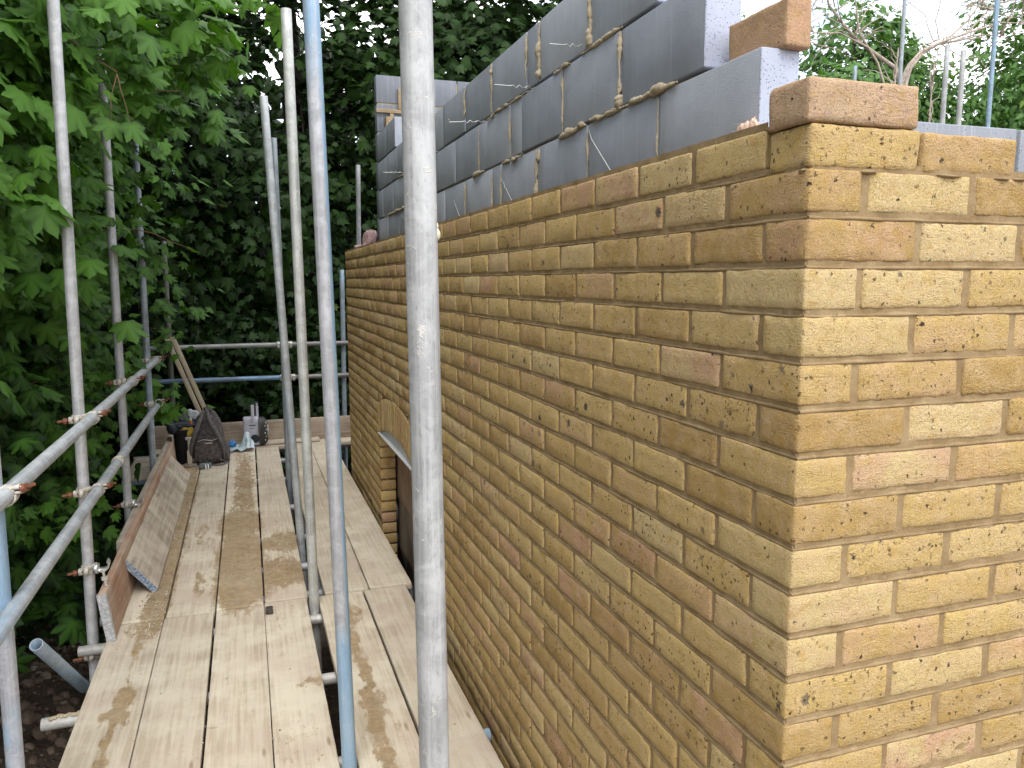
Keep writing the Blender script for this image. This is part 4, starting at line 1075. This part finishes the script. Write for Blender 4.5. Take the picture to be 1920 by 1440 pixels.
# crumpled pale blue plastic
m = MB()
def sheet(m, c, size, seed, lift):
    n = 34; u, v = np.meshgrid(np.linspace(-1, 1, n), np.linspace(-1, 1, n), indexing='ij')
    P = np.stack([u.ravel(), v.ravel(), np.zeros(n * n)], 1)
    rr2 = np.sqrt(u.ravel() ** 2 + v.ravel() ** 2)
    z = lift * np.exp(-(((u.ravel() - .45) / .42) ** 2) - ((v.ravel() / .7) ** 2)) + .045 * np.abs(vnoise(P * 2.6 + seed, seed)) + .02 * np.abs(vnoise(P * 6 + seed, seed + 1))
    X_ = c[0] + size[0] * P[:, 0] * (1 - .25 * np.abs(vnoise(P * 1.7, seed + 4))) + .012 * vnoise(P * 4, seed + 5); Y_ = c[1] + size[1] * P[:, 1] * (1 - .25 * np.abs(vnoise(P * 1.9, seed + 7)))
    V = np.stack([X_, Y_, c[2] + np.maximum(.002, z * (rr2 < 1.6))], 1)
    idx = np.arange(n * n).reshape(n, n); m.add(V, np.stack([idx[:-1, :-1], idx[1:, :-1], idx[1:, 1:], idx[:-1, 1:]], -1).reshape(-1, 4))
sheet(m, (-.915, 6.86, DZ), (.125, .11, 0), 3, .135)
cloth = mesh_obj('plastic_sheet', m, mat_simple('pale_blue_plastic', (.42, .56, .60), .35, 0, .25, 14, .002, c2=(.55, .62, .66)), loc=(-.915, 6.86, DZ))
tag(cloth, 'crumpled pale blue plastic bag on the deck before the lilac machine', 'plastic bag')
m = MB(); blob(m, (-1.005, 6.90, DZ + .055), (.038, .03, .04), 5, .5, 12, nscale=4); tag(mesh_obj('blue_wrapper', m, mat_simple('blue_plastic', (.05, .22, .50), .4, 0, .5, 40, .002), loc=(-1.005, 6.90, DZ + .015)), 'screwed-up bright blue wrapper against the pale plastic bag', 'wrapper')
m = MB(); rough_box(m, (-.797, 2.835, DZ), (-.762, 2.88, DZ + .026), r=.003, step=.01, amp=.002); tag(mesh_obj('packer', m, mat_simple('dark_packer', (.05, .042, .036), .8, 0, .4, 60, .001), loc=(-.78, 2.857, DZ)), 'small dark square packer lying by the board joint', 'packer')
# crumbs of mortar along the toe board
m = MB(); rr = random.Random(9)
for i in range(520):
    if i < 380: x, y = -1.27 - abs(rr.gauss(0, .075)), rr.choice([rr.uniform(2.75, 3.35), rr.uniform(3.3, 6.3)])
    else: x, y = rr.uniform(-1.48, -.1), rr.uniform(.9, 6.6)
    if x < -1.44 or (x < -1.34 and y > 3.3): continue
    s = rr.uniform(.0018, .006) * (1 if i < 380 else .7); blob(m, (x, y, DZ + s * .5), (s * rr.uniform(.8, 1.6), s, s * .7), i, .5, 3)
tag(mesh_obj('mortar_crumbs', m, mat_simple('deck_crumbs', (.40, .32, .21), .95, 0, .45, 9, .001, c2=(.58, .50, .38)), loc=(-1.3, 3.5, DZ)), 'loose crumbs of mortar and grit strewn on the deck boards', 'crumbs', kind='stuff')
# ------------------------------------------------------------------ ground
def height(x, y):
    x = np.asarray(x, float); y = np.asarray(y, float)
    sm = lambda t: np.clip(t, 0, 1) ** 2 * (3 - 2 * np.clip(t, 0, 1))
    left = sm((-3.2 - x) / 6.0) * 4.6
    back = sm((y - 10.5) / 6.5) * 4.4 * sm((9 - x) / 4)  # left and back rises: hidden banks added to block horizon light
    near = .38 * np.exp(-((x + 2.5) / .8) ** 2 - ((y - 4.3) / 1.6) ** 2)
    far = np.clip((np.hypot(x, y) - 40) / 60, 0, 1)
    P = np.stack([x * .8, y * .8, x * 0], -1).reshape(-1, 3)
    n = fbm(P, 3, 4).reshape(x.shape)
    return -3.42 + np.maximum(left, back) * (1 - far) + near + .10 * n * (np.hypot(x - 2.4, y - 2.8) > 3.6)
g1 = np.concatenate([[-200, -90, -50, -30, -20, -14], np.arange(-10, -4.5, .5), np.arange(-4.5, -1.2, .05), np.arange(-1.2, 12, .6), [14, 18, 24, 32, 50, 90, 200]])
g2 = np.concatenate([[-200, -90, -50, -25, -12, -6, -3, -1], np.arange(0, 1.5, .3), np.arange(1.5, 8, .05), np.arange(8, 20, .6), [24, 32, 50, 90, 200]])
A, B = np.meshgrid(g1, g2, indexing='ij')
mb = MB(); Z = height(A, B) + .02 * fbm(np.stack([A * 9, B * 9, A * 0], -1).reshape(-1, 3), 8, 3).reshape(A.shape)
idx = np.arange(A.size).reshape(A.shape)
mb.add(np.stack([A, B, Z], -1), np.stack([idx[:-1, :-1], idx[1:, :-1], idx[1:, 1:], idx[:-1, 1:]], -1).reshape(-1, 4))
t = NT('earth'); P = t.coord()
c = t.ramp(t.noise(P, 3, 5, .65), [(.3, (.06, .043, .03)), (.55, (.12, .085, .06)), (.75, (.20, .15, .105))])
peb = t.vor(P, 26); pc = t.sep(t.vor(P, 26, 'Color'))
c = t.mix(t.math('MULTIPLY', t.math('GREATER_THAN', pc[0], .55), t.mr(peb, .22, .36, 1, 0)), c, t.ramp(pc[1], [(0, (.10, .075, .055)), (1, (.30, .25, .19))]))
structure('ground', mb, t.done(c, .95, t.bump(t.math('ADD', t.noise(P, 30, 4), t.mr(peb, .1, .4, 1, 0)), .02, .8)), smooth=True)
rr = random.Random(21); mb = MB()
for i in range(2300):
    x, y = rr.uniform(-3.3, -1.4), rr.uniform(2.4, 7.2); s = .007 + .045 * rr.random() ** 4
    z = float(height(x, y)); blob(mb, (x, y, z + s * .15), (s * rr.uniform(.8, 1.5), s * rr.uniform(.8, 1.3), s * .75), i, .3, 4 if s < .02 else 6, rot=(rr.random(), rr.random(), rr.random() * 3), tone=rr.random())
t = NT('pebbles'); P = t.coord()
tag(mesh_obj('stones', mb, t.done(t.mix(t.mr(t.noise(P, 60, 3), .35, .65, 0, .4), t.ramp(t.attr('tone'), [(0, (.13, .09, .062)), (.6, (.27, .20, .145)), (1, (.45, .38, .29))]), (.12, .085, .06)), .85, t.bump(t.noise(P, 150, 3), .002)), loc=(-2.3, 4.5, -3.4)),
    'brown earth bank strewn with pebbles and small stones below the deck', 'stones', kind='stuff')

# ------------------------------------------------------------------ leaves and trees
POL5 = [(0, 1.0), (6, .84), (13, .74), (19, .66), (25, .56), (31, .72), (40, .90), (46, .76), (54, .66), (62, .52), (72, .56), (84, .66), (92, .56), (106, .46), (122, .36), (145, .27), (168, .16)]
POL3 = [(0, 1.0), (12, .72), (24, .56), (40, .86), (60, .50), (86, .62), (125, .34), (165, .16)]
POLO = [(0, 1.0), (22, .52), (60, .36), (110, .34), (160, .25)]
def template(pol):
    full = [(a, q) for a, q in pol] + [(-a, q) for a, q in reversed(pol) if a != 0]
    pts = [(math.sin(math.radians(a)) * q, math.cos(math.radians(a)) * q) for a, q in full]
    n = len(pts)
    V = np.array([(0, 0.02, 0)] + [(x, y, -.16 * (x * x + y * y) - .20 * abs(x) + .05 * math.cos(math.radians(5 * math.degrees(math.atan2(x, y)) * 1.8))) for x, y in pts])
    F = np.array([(0, 1 + (i + 1) % n, 1 + i) for i in range(n)])
    vein = np.array([1.0] + [.0 if q < .68 else .55 for a, q in full])
    return V, F, vein
T5, T3, TO = template(POL5), template(POL3), template(POLO)
def leaves(mb, T, P, size, nrm, tip, tone):
    V0, F0, ve = T; n = len(P); k = len(V0)
    nrm = nrm / np.linalg.norm(nrm, axis=1)[:, None]
    tip = tip - nrm * (tip * nrm).sum(1)[:, None]; tip /= np.maximum(1e-6, np.linalg.norm(tip, axis=1))[:, None]
    side = np.cross(tip, nrm)
    curl = RNG.uniform(.4, 1.7, n)
    V = P[:, None] + size[:, None, None] * (V0[None, :, :1] * side[:, None] + V0[None, :, 1:2] * tip[:, None] + V0[None, :, 2:] * nrm[:, None] * curl[:, None, None])
    F = (F0[None] + (np.arange(n) * k)[:, None, None]).reshape(-1, 3)
    mb.add(V.reshape(-1, 3), F, va={'vein': np.tile(ve, n)}, tone=np.repeat(tone, len(F0)))
def sprays(mb, T, C, out, per, spread, size, tone, up=.55, jit=.35, droop=.75):
    """C: spray centres (n,3); out: outward directions"""
    n = len(C); k = per
    Cc = np.repeat(C, k, 0); O = np.repeat(out, k, 0); m = n * k
    sprd = np.repeat(RNG.uniform(.6, 1.3, n), k)[:, None] * spread
    P = Cc + RNG.normal(0, 1, (m, 3)) * sprd * np.array([1, 1, .62])
    sj = np.repeat(RNG.normal(0, .28, (n, 3)), k, 0)
    N = O * .7 + np.array([0, 0, up]) + sj + RNG.normal(0, jit, (m, 3))
    tipd = np.array([0, 0, -droop]) + O * .35 + RNG.normal(0, .42, (m, 3))
    tn = np.clip(np.repeat(tone, k) + RNG.normal(0, .13, m), 0, .95); tn[RNG.random(m) < .0012] = 1.0
    leaves(mb, T, P, size * RNG.uniform(.62, 1.25, m), N, tipd, tn)
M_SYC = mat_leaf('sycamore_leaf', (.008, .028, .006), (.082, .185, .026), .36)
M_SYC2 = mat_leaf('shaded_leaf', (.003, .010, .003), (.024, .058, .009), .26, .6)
M_RIGHT = mat_leaf('hedge_leaf', (.025, .065, .020), (.095, .19, .045), .38)
HOLES = [((-.34, 10, 2.45), .42), ((-.12, 10, 2.0), .36), ((-.2, 10, 3.0), .30), ((.70, 10, 3.26), .30), ((.98, 10, 3.05), .25), ((2.26, 10, 3.60), .30), ((.57, 10, 1.84), .20), ((-2.2, 10, 3.0), .10)]
CAMP = np.array([-.8246, -1.0137, -.2389])
def clear_gaps(C, grow=1.0):
    keep = np.ones(len(C), bool)
    for c, rad in HOLES:                              # open shafts in the canopy where the sky comes through
        c = np.array(c) - CAMP; L = np.linalg.norm(c); d = c / L
        W = C - CAMP; s = W @ d; dist = np.linalg.norm(W - s[:, None] * d, axis=1)
        keep &= ~((dist < rad * grow * s / L * (.55 + .9 * np.abs(vnoise(C * 2.3, 4)))) & (s > 6.5))
    keep |= RNG.random(len(C)) < .10
    return C[keep], keep
def limb(mb, a, b, r0, r1, seed, wob=.08, n=9, seg=9):
    a = np.array(a, float); b = np.array(b, float); t = np.linspace(0, 1, n)[:, None]; L = np.linalg.norm(b - a)
    w = np.stack([vnoise(np.concatenate([t * 3 + seed, t * 0 + i * 5, t * 0], 1), seed + i) for i in range(3)], 1) * wob * L
    P = a + (b - a) * t + w * np.sin(t * math.pi) + np.array([0, 0, .06 * L]) * np.sin(t * math.pi)
    tube(mb, P, r0 + (r1 - r0) * t[:, 0], seg); return P
def trunk_and_limbs(root, base, top, r0, ends, seed, mat=None):
    rr = random.Random(seed); m = MB()
    P = limb(m, base, top, r0, r0 * .35, seed, .05, 12, 14); mesh_obj('trunk', m, mat or M_BARK, root)
    m = MB()
    for i, e in enumerate(ends):
        k = rr.randint(4, 10); Q = limb(m, P[k], e, r0 * .34 * (1 - k / 16), .010, seed + i, .10, 8, 8)
        for j in range(4):
            q = Q[rr.randint(3, 7)]; d = np.array([rr.gauss(0, 1), rr.gauss(0, 1), rr.gauss(.1, .6)]); d /= np.linalg.norm(d)
            limb(m, q, q + d * rr.uniform(.4, .9), .012, .003, seed + i * 7 + j, .1, 5, 6)
    mesh_obj('limbs', m, mat or M_BARK, root)
def nz(v): return v / np.linalg.norm(v, axis=-1, keepdims=True)

# 1. the big sycamore on the left, its near side hanging over the outer tubes
syc = thing('sycamore_tree', 'large sycamore with big lobed leaves filling the left side and overhanging the outer tubes', 'tree', (-4.6, 4.6, float(height(-4.6, 4.6))), 'sycamores round the site')
ends = [(-2.3, 3.6, 1.6), (-1.9, 4.6, 2.2), (-2.2, 5.8, .9), (-2.4, 3.2, .2), (-2.6, 6.9, 1.8), (-2.5, 5.0, -.6), (-2.6, 2.6, 2.6), (-4.0, 2.5, 4.2), (-3.2, 6.5, 4.0), (-1.6, 5.2, 3.0), (-2.4, 7.5, -.4)]
trunk_and_limbs(syc, (-4.6, 4.6, float(height(-4.6, 4.6)) - .2), (-4.3, 4.9, 4.8), .26, ends, 3)
mb = MB()
def slab(n, y0, y1, z0, z1, d0, d1):
    y = RNG.uniform(y0, y1, n); z = RNG.uniform(z0, z1, n)
    low = np.clip((-.2 - z) / 2.5, 0, 1)
    xs = -1.84 - .42 * low + .30 * vnoise(np.stack([y * .9, z * .9, y * 0], 1), 31) - .35 * np.clip((2.6 - y) / 1.5, 0, 1) + .10 * np.clip((y - 5) / 3, 0, 1)
    x = xs - RNG.uniform(d0, d1, n)
    return np.stack([x, y, z], 1)
OUT = np.array([.72, -.66, .12])
C = slab(430, 2.0, 8.6, -2.3, 3.6, 0, .45)
g = fbm(C * np.array([0, .75, .75]) + 3.1, 41, 3)
C = C[g > -.12]; tn = .38 + .36 * vnoise(C * .8, 5) + .38 * np.clip(C[:, 2] - .1, -1.0, .9)  # leaf tone falls lower down: shade put into the colour
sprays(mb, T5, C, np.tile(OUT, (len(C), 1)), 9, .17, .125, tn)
C = slab(900, 1.6, 9.0, -2.8, 3.8, .45, 1.5); sprays(mb, T5, C, np.tile(OUT, (len(C), 1)), 8, .18, .115, .17 + .18 * vnoise(C, 6) + .08 * np.clip(C[:, 2], -1, 1))  # second layer toned darker still, its shade is in the colour
C = slab(1000, 1.0, 9.5, -3.2, 4.6, 1.5, 3.6); sprays(mb, T3, C, np.tile(OUT, (len(C), 1)), 8, .24, .13, .08 + .12 * vnoise(C, 7))
# overhanging boughs: upper left, in front of the second and third tubes
def bough(n, a, b, r, size, tn0, per=9, seed=0, T=T5):
    t = RNG.random(n)[:, None]; P = np.array(a) + (np.array(b) - np.array(a)) * t + RNG.normal(0, 1, (n, 3)) * np.array(r)
    sprays(mb, T, P, np.tile(OUT, (n, 1)), per, .115, size, tn0 + .14 * RNG.normal(0, 1, n))
bough(20, (-2.0, 3.35, 1.15), (-.95, 3.75, 1.32), (.10, .12, .13), .118, .80)
bough(9, (-1.3, 3.9, 1.15), (-.98, 4.1, 1.12), (.10, .12, .10), .112, .7)
bough(30, (-2.3, 3.3, .80), (-1.30, 3.6, .90), (.13, .16, .13), .115, .55)
bough(16, (-2.2, 3.3, .50), (-1.75, 3.4, .38), (.14, .12, .16), .118, .85)
bough(10, (-2.1, 2.9, .12), (-1.84, 3.1, .02), (.08, .12, .18), .115, .88, 7)
bough(26, (-1.9, 4.6, 1.75), (-.75, 5.0, 1.75), (.12, .2, .15), .11, .66)
bough(26, (-2.0, 4.9, 1.0), (-1.0, 5.4, 1.15), (.16, .2, .20), .108, .5)
bough(16, (-2.2, 4.7, .45), (-1.35, 5.1, .50), (.16, .2, .16), .09, .40)
bough(22, (-2.1, 5.2, -.1), (-1.35, 5.9, -.05), (.12, .2, .30), .088, .40)
bough(5, (-1.62, 6.0, -.60), (-1.44, 5.9, -.78), (.05, .08, .08), .082, .55, 6)
bough(6, (-1.62, 5.9, -1.02), (-1.42, 5.9, -1.25), (.06, .08, .07), .082, .55, 6)
bough(9, (-2.1, 5.0, -.78), (-1.72, 5.3, -.90), (.10, .15, .10), .085, .55, 6)
bough(8, (-1.98, 3.9, -1.55), (-1.75, 4.2, -1.62), (.07, .12, .10), .075, .92, 7)
bough(12, (-2.05, 4.6, -1.15), (-1.80, 5.2, -1.45), (.10, .15, .16), .085, .60, 7)
M_TWIG = mat_simple('twig', (.14, .075, .045), .8, 0, .3, 40, .001)
# the pair of big bluish leaves hanging low in front of the second tube
Pp = np.array([(-1.385, 3.22, .505), (-1.295, 3.20, .495), (-1.44, 3.3, .60), (-1.40, 3.28, .66)])
leaves(mb, T5, Pp, np.array([.115, .11, .085, .07]), np.array([(.35, -.75, .45), (.5, -.7, .35), (.3, -.6, .6), (.6, -.4, .6)]), np.array([(-.35, -.1, -1), (.35, -.1, -1), (-.5, 0, -.8), (.4, 0, -.9)]), np.array([.52, .50, .6, .8]))
C = np.stack([RNG.uniform(-4.8, -1.7, 300), RNG.uniform(.0, 4.2, 300), RNG.uniform(2.5, 3.5, 300)], 1)   # unseen boughs added overhead to shade the lower leaves
sprays(mb, T5, C, np.tile(OUT, (len(C), 1)), 9, .2, .125, .45 + .15 * vnoise(C, 9))
mesh_obj('crown', mb, M_SYC, syc)
for a, b, q in (((-1.36, 3.3, .75), (-1.385, 3.22, .51), .003), ((-1.36, 3.3, .75), (-1.295, 3.2, .50), .003), ((-2.1, 3.6, 1.1), (-1.36, 3.3, .76), .009), ((-1.9, 4.8, .1), (-1.15, 4.8, -.02), .006), ((-1.9, 5.0, -.75), (-2.3, 4.6, -1.1), .007), ((-2.3, 5.6, -.6), (-1.5, 5.9, -.62), .006), ((-2.4, 5.0, .6), (-1.2, 5.2, 1.1), .010), ((-2.3, 5.0, 1.5), (-.9, 5.0, 1.75), .011)):
    m = MB(); limb(m, a, b, q, q * .4, 5, .08, 8, 6); mesh_obj('twig', m, M_TWIG, syc)

# 2. trees beyond the far end
def back_tree(base, top, ell, n, label, seed, T=T3, size=.125, tone0=.35, mat=None, per=7, zmin=-3.3, name='sycamore_tree', group='sycamores round the site', r0=.17, front=True, spread=.20):
    root = thing(name, label, 'tree', (base[0], base[1], float(height(base[0], base[1]))), group)
    rr = random.Random(seed); ends = []
    Cs = []
    for (cx, cy, cz, rx, ry, rz, w) in ell:
        k = int(n * w); d = nz(RNG.normal(0, 1, (k, 3)))
        if front: d[:, 1] = np.where(RNG.random(k) < .72, -np.abs(d[:, 1]), d[:, 1])
        rad = 1 - .42 * RNG.random(k) ** 1.6 + .18 * vnoise(d * 2.6 + seed, seed)
        Cs.append(np.array([cx, cy, cz]) + d * rad[:, None] * np.array([rx, ry, rz]))
        ends += [(cx + rx * .6 * rr.uniform(-1, 1), cy + ry * .4 * rr.uniform(-1, 1), cz + rz * .5 * rr.uniform(-.6, 1)) for _ in range(5)]
    C = np.concatenate(Cs); C = C[C[:, 2] > zmin]; C, _ = clear_gaps(C)
    ctr = np.mean([e[:3] for e in ell], axis=0)
    out = nz(nz(C - ctr) + np.array([-.1, -.5, 0]))
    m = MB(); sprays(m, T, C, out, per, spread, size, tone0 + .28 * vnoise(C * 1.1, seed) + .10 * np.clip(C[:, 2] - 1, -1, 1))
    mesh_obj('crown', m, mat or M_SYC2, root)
    trunk_and_limbs(root, (base[0], base[1], float(height(base[0], base[1])) - .2), top, r0, ends, seed)
back_tree((-2.6, 10.4), (-2.4, 10.2, 4.6), [(-2.9, 9.6, 1.9, 2.1, 1.7, 2.1, .4), (-2.3, 9.3, -1.2, 2.0, 1.5, 1.9, .4), (-1.2, 10.0, 4.3, 1.8, 1.6, 1.2, .2)], 1500, 'shaded sycamore at the far left, behind the two battens', 5, T=T3)
back_tree((-.2, 10.9), (-.1, 10.8, 5.2), [(-.6, 10.0, .3, 1.6, 1.4, 1.6, .3), (.3, 9.9, -1.7, 1.9, 1.4, 1.5, .35), (.2, 10.6, 3.2, 1.7, 1.5, 1.5, .35)], 1500, 'dark sycamore straight behind the far rails, sky breaking through its top', 6)
back_tree((2.3, 10.8), (2.2, 10.6, 5.4), [(1.7, 9.8, 2.0, 1.5, 1.4, 1.5, .4), (2.9, 10.2, 3.9, 1.7, 1.5, 1.5, .4), (1.6, 10.2, -.6, 1.6, 1.4, 1.8, .2)], 1200, 'sycamore showing its brighter sprays above the long block wall', 7, tone0=.5)
back_tree((4.9, 12.0), (4.9, 11.8, 6.2), [(4.4, 11.3, 4.2, 1.7, 1.5, 2.0, .6), (5.9, 11.8, 5.2, 1.3, 1.3, 1.1, .4)], 700, 'tree behind the top of the long block wall, mostly hidden', 8, tone0=.4)
back_tree((-6.4, 7.6), (-6.2, 7.8, 6.0), [(-5.4, 6.8, 3.6, 2.2, 2.4, 2.4, .6), (-5.4, 8.6, .6, 2.0, 1.8, 2.6, .4)], 900, 'tall tree deep in shade behind the large sycamore', 9, tone0=.15, size=.14, per=8)
# roof of foliage above and behind, closing off the light
mb = MB()
n = 5200
C = np.stack([RNG.uniform(-9.5, 8.0, n), RNG.uniform(11.5, 17.0, n), RNG.uniform(-2.5, 6.2, n)], 1)
C = C[(C[:, 2] < 4.6 - .45 * np.clip(C[:, 0] - 2, 0, 9) + .9 * vnoise(C * .6, 4)) & (C[:, 2] > height(C[:, 0], C[:, 1]) - .1)]; C, _ = clear_gaps(C, 1.3)
sprays(mb, TO, C, np.tile(np.array([0, -1, .1]), (len(C), 1)), 7, .34, .26, .15 + .2 * vnoise(C * .7, 9))
n = 3600
C = np.stack([RNG.uniform(-10.5, -4.6, n), RNG.uniform(-2.5, 11.5, n), RNG.uniform(-2.6, 6.5, n)], 1)
C = C[C[:, 2] > height(C[:, 0], C[:, 1]) - .1]
sprays(mb, TO, C, np.tile(np.array([1, 0, .1]), (len(C), 1)), 7, .34, .26, .12 + .2 * vnoise(C * .7, 9))
n = 1500                                                    # unseen canopy above the bank, added to cut the sky light
C = np.stack([RNG.uniform(-6.5, -2.0, n), RNG.uniform(2.5, 10.5, n), RNG.uniform(3.6, 5.4, n)], 1)
sprays(mb, TO, C, np.tile(np.array([0, 0, 1.0]), (len(C), 1)), 7, .30, .22, .3 + .2 * vnoise(C * .7, 9))
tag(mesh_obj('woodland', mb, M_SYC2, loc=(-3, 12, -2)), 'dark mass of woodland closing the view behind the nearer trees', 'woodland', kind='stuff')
# undergrowth on the bank
mb = MB(); n = 1500
C = np.stack([RNG.uniform(-5.5, -1.9, n), RNG.uniform(4.6, 9.5, n), np.zeros(n)], 1)
C = C[(C[:, 1] > 5.9 + .5 * vnoise(C * 1.3, 3)) | (C[:, 0] < -3.0 + .25 * vnoise(C, 5))]
C[:, 2] = height(C[:, 0], C[:, 1]) + RNG.uniform(.0, .75, len(C))
sprays(mb, T3, C, np.tile(OUT, (len(C), 1)), 7, .16, .065, .25 + .2 * vnoise(C, 9), up=.8)
n = 1100
C = np.stack([RNG.uniform(-1.9, 2.4, n), RNG.uniform(7.9, 9.8, n), RNG.uniform(-3.4, -.6, n)], 1)
sprays(mb, T3, C, np.tile(np.array([0, -.9, .2]), (len(C), 1)), 7, .17, .085, .28 + .25 * vnoise(C, 9))
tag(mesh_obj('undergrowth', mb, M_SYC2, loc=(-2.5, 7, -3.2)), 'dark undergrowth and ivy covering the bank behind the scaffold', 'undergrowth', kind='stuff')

# 3. brighter trees to the right, against the sky
kw = dict(T=TO, mat=M_RIGHT, size=.17, per=11, zmin=-3, name='garden_tree', group='trees to the right against the sky', r0=.13, front=False, spread=.17)
back_tree((11.3, 13.6), (11.3, 13.6, 4.2), [(11.2, 13.4, 2.9, 1.35, 1.2, 1.35, .7), (11.9, 13.9, 2.2, 1.6, 1.2, 1.1, .3)], 420, 'small bushy yellow-green tree just right of the block pillar', 21, tone0=.62, **kw)
back_tree((13.3, 15.0), (13.3, 15.0, 5.8), [(13.2, 14.8, 4.7, 1.25, 1.1, 1.55, .5), (14.5, 15.2, 5.3, .8, .7, .8, .12), (13.4, 15.0, 2.6, 1.9, 1.2, 1.3, .38)], 520, 'feathery tree with a rounded top standing alone against the white sky', 22, tone0=.42, **kw)
back_tree((16.0, 15.0), (16.0, 15.0, 4.6), [(15.6, 14.8, 2.8, 2.4, 1.3, 1.7, .8), (15.6, 15.2, 4.5, .8, .7, .8, .12)], 620, 'lower spreading tree behind the two short poles', 23, tone0=.40, **kw)
back_tree((19.4, 14.8), (19.4, 14.8, 8.5), [(19.6, 14.4, 5.6, 2.7, 2.2, 3.4, .7), (18.3, 14.0, 3.0, 2.0, 1.6, 2.0, .3)], 1150, 'large dense green tree at the right picture edge', 24, tone0=.42, **kw)
back_tree((8.2, 15.5), (8.2, 15.5, 6.4), [(9.0, 15.4, 5.6, .9, .9, .6, .3), (8.0, 15.5, 3.8, 1.8, 1.3, 2.0, .7)], 420, 'tree whose top twigs show over the end of the block wall', 25, tone0=.3, **kw)
mb = MB(); n = 2600
C = np.stack([RNG.uniform(8.5, 26, n), RNG.uniform(16, 19, n), RNG.uniform(-3, 3.9, n)], 1)
C = C[C[:, 2] < 3.3 + .9 * vnoise(C * .5, 14)]
sprays(mb, TO, C, np.tile(np.array([-.3, -.8, .2]), (len(C), 1)), 8, .30, .24, .25 + .2 * vnoise(C * .7, 19))
tag(mesh_obj('hedgerow', mb, M_RIGHT, loc=(16, 17, -3)), 'shaded hedgerow massed low behind the trees on the right', 'hedgerow', kind='stuff')
# bare shrub
M_BARE = mat_simple('bare_stem', (.34, .285, .235), .8, 0, .3, 30, .003)
sh = thing('bare_shrub', 'leafless pale shrub with arching stems behind the topmost brick', 'shrub', (8.0, 8.0, -3.4))
stems = [[(8.02, 8, -3.4), (8.0, 8, 1.6), (7.98, 8, 2.45), (7.86, 8, 2.68), (7.49, 8, 2.84), (7.22, 8.05, 3.0), (7.03, 8.1, 3.2), (6.78, 8.1, 3.42), (6.62, 8.1, 3.75), (6.55, 8.1, 4.1)],
         [(8.0, 8, 1.6), (7.98, 8, 2.50), (8.05, 7.95, 2.72), (8.25, 7.95, 2.92), (8.55, 7.9, 3.06), (9.0, 7.9, 3.22), (9.6, 7.9, 3.42), (10.1, 7.9, 3.46)],
         [(8.05, 8, 1.6), (8.06, 8, 2.50), (8.22, 8.1, 2.72), (8.42, 8.1, 2.95), (8.7, 8.1, 3.10), (9.07, 8.1, 3.18), (9.5, 8.1, 3.30), (9.95, 8.1, 3.32)],
         [(7.9, 8, 1.5), (7.75, 8, 2.3), (7.55, 8, 2.72), (7.2, 8, 3.1), (7.1, 8, 3.6), (7.14, 8, 4.2)],
         [(8.7, 8, 3.10), (9.1, 8, 3.42), (9.35, 8, 3.72), (9.45, 8, 4.1)], [(9.0, 7.9, 3.22), (9.4, 7.9, 3.6), (9.9, 7.9, 3.9)], [(7.4, 8, 2.9), (6.9, 8, 3.05), (6.5, 8, 3.02), (6.2, 8, 2.9)]]
rr = random.Random(14); m = MB()
for i, S_ in enumerate(stems):
    S_ = np.array(S_); n_ = len(S_); r0 = [.042, .036, .034, .022, .015, .014, .012][i]
    tube(m, S_, np.linspace(r0, .006, n_), 8)
    for j in range(16):
        q = S_[rr.randint(n_ // 2, n_ - 1)] + np.array([rr.uniform(-.15, .15), 0, rr.uniform(-.04, .04)]); d = np.array([rr.gauss(.3 if i in (1, 2, 4, 5) else -.1, .7), rr.gauss(0, .4), rr.gauss(.35, .5)]); d /= np.linalg.norm(d)
        E_ = q + d * rr.uniform(.3, 1.0); limb(m, q, E_, .009, .003, i * 20 + j, .12, 7, 5)
        if j % 2: limb(m, (q + E_) / 2, (q + E_) / 2 + np.array([rr.gauss(0, .25), 0, rr.gauss(.1, .25)]), .005, .002, j, .1, 5, 4)
mesh_obj('stems', m, M_BARE, sh)
for (x, y, lab) in ((7.05, 6.6, 'thin dead sapling with forked twigs between the two short poles'), (6.2, 6.3, 'small curled dead sapling beside the short poles')):
    m = MB(); rr = random.Random(int(x * 10)); P0 = np.array((x, y, -3.4)); P1 = np.array((x + .05, y, 2.35)); Q = limb(m, P0, P1, .02, .008, 3, .01, 12, 6)
    for j in range(12):
        q = Q[rr.randint(8, 11)] + np.array([0, 0, rr.uniform(-.4, .1)]); E_ = q + np.array([rr.gauss(0, .22), rr.gauss(0, .1), rr.uniform(.15, .5)]); limb(m, q, E_, .008, .002, j + 3, .16, 7, 5)
    tag(mesh_obj('dead_sapling', m, M_BARE, loc=(x, y, -3.4)), lab, 'shrub')
for i, (x, y, z, mt, lab) in enumerate(((7.37, 7.4, 4.6, mat_galv('galv_v', (.30, .33, .36), seed=61), 'tall grey pole rising behind the topmost brick'), (5.865, 5.29, 2.07, mat_galv('galv_w', (.33, .34, .34), seed=62), 'left one of the two short poles beyond the front wall'),
        (5.765, 4.99, 1.93, mat_galv('galv_x', (.33, .34, .33), seed=63), 'right one of the two short poles beyond the front wall'), (7.30, 6.0, 4.2, mat_galv('galv_y', (.20, .28, .36), blue=.6, seed=64), 'tall bluish pole near the right picture edge'),
        (7.175, 8.0, 2.65, mat_galv('galv_z', (.25, .31, .36), blue=.4, seed=65), 'pole top barely showing above the topmost brick'))):
    tube_thing((x, y, -3.4), (x + .02 * (i % 2), y, z), mt, lab, 'far poles on the right')
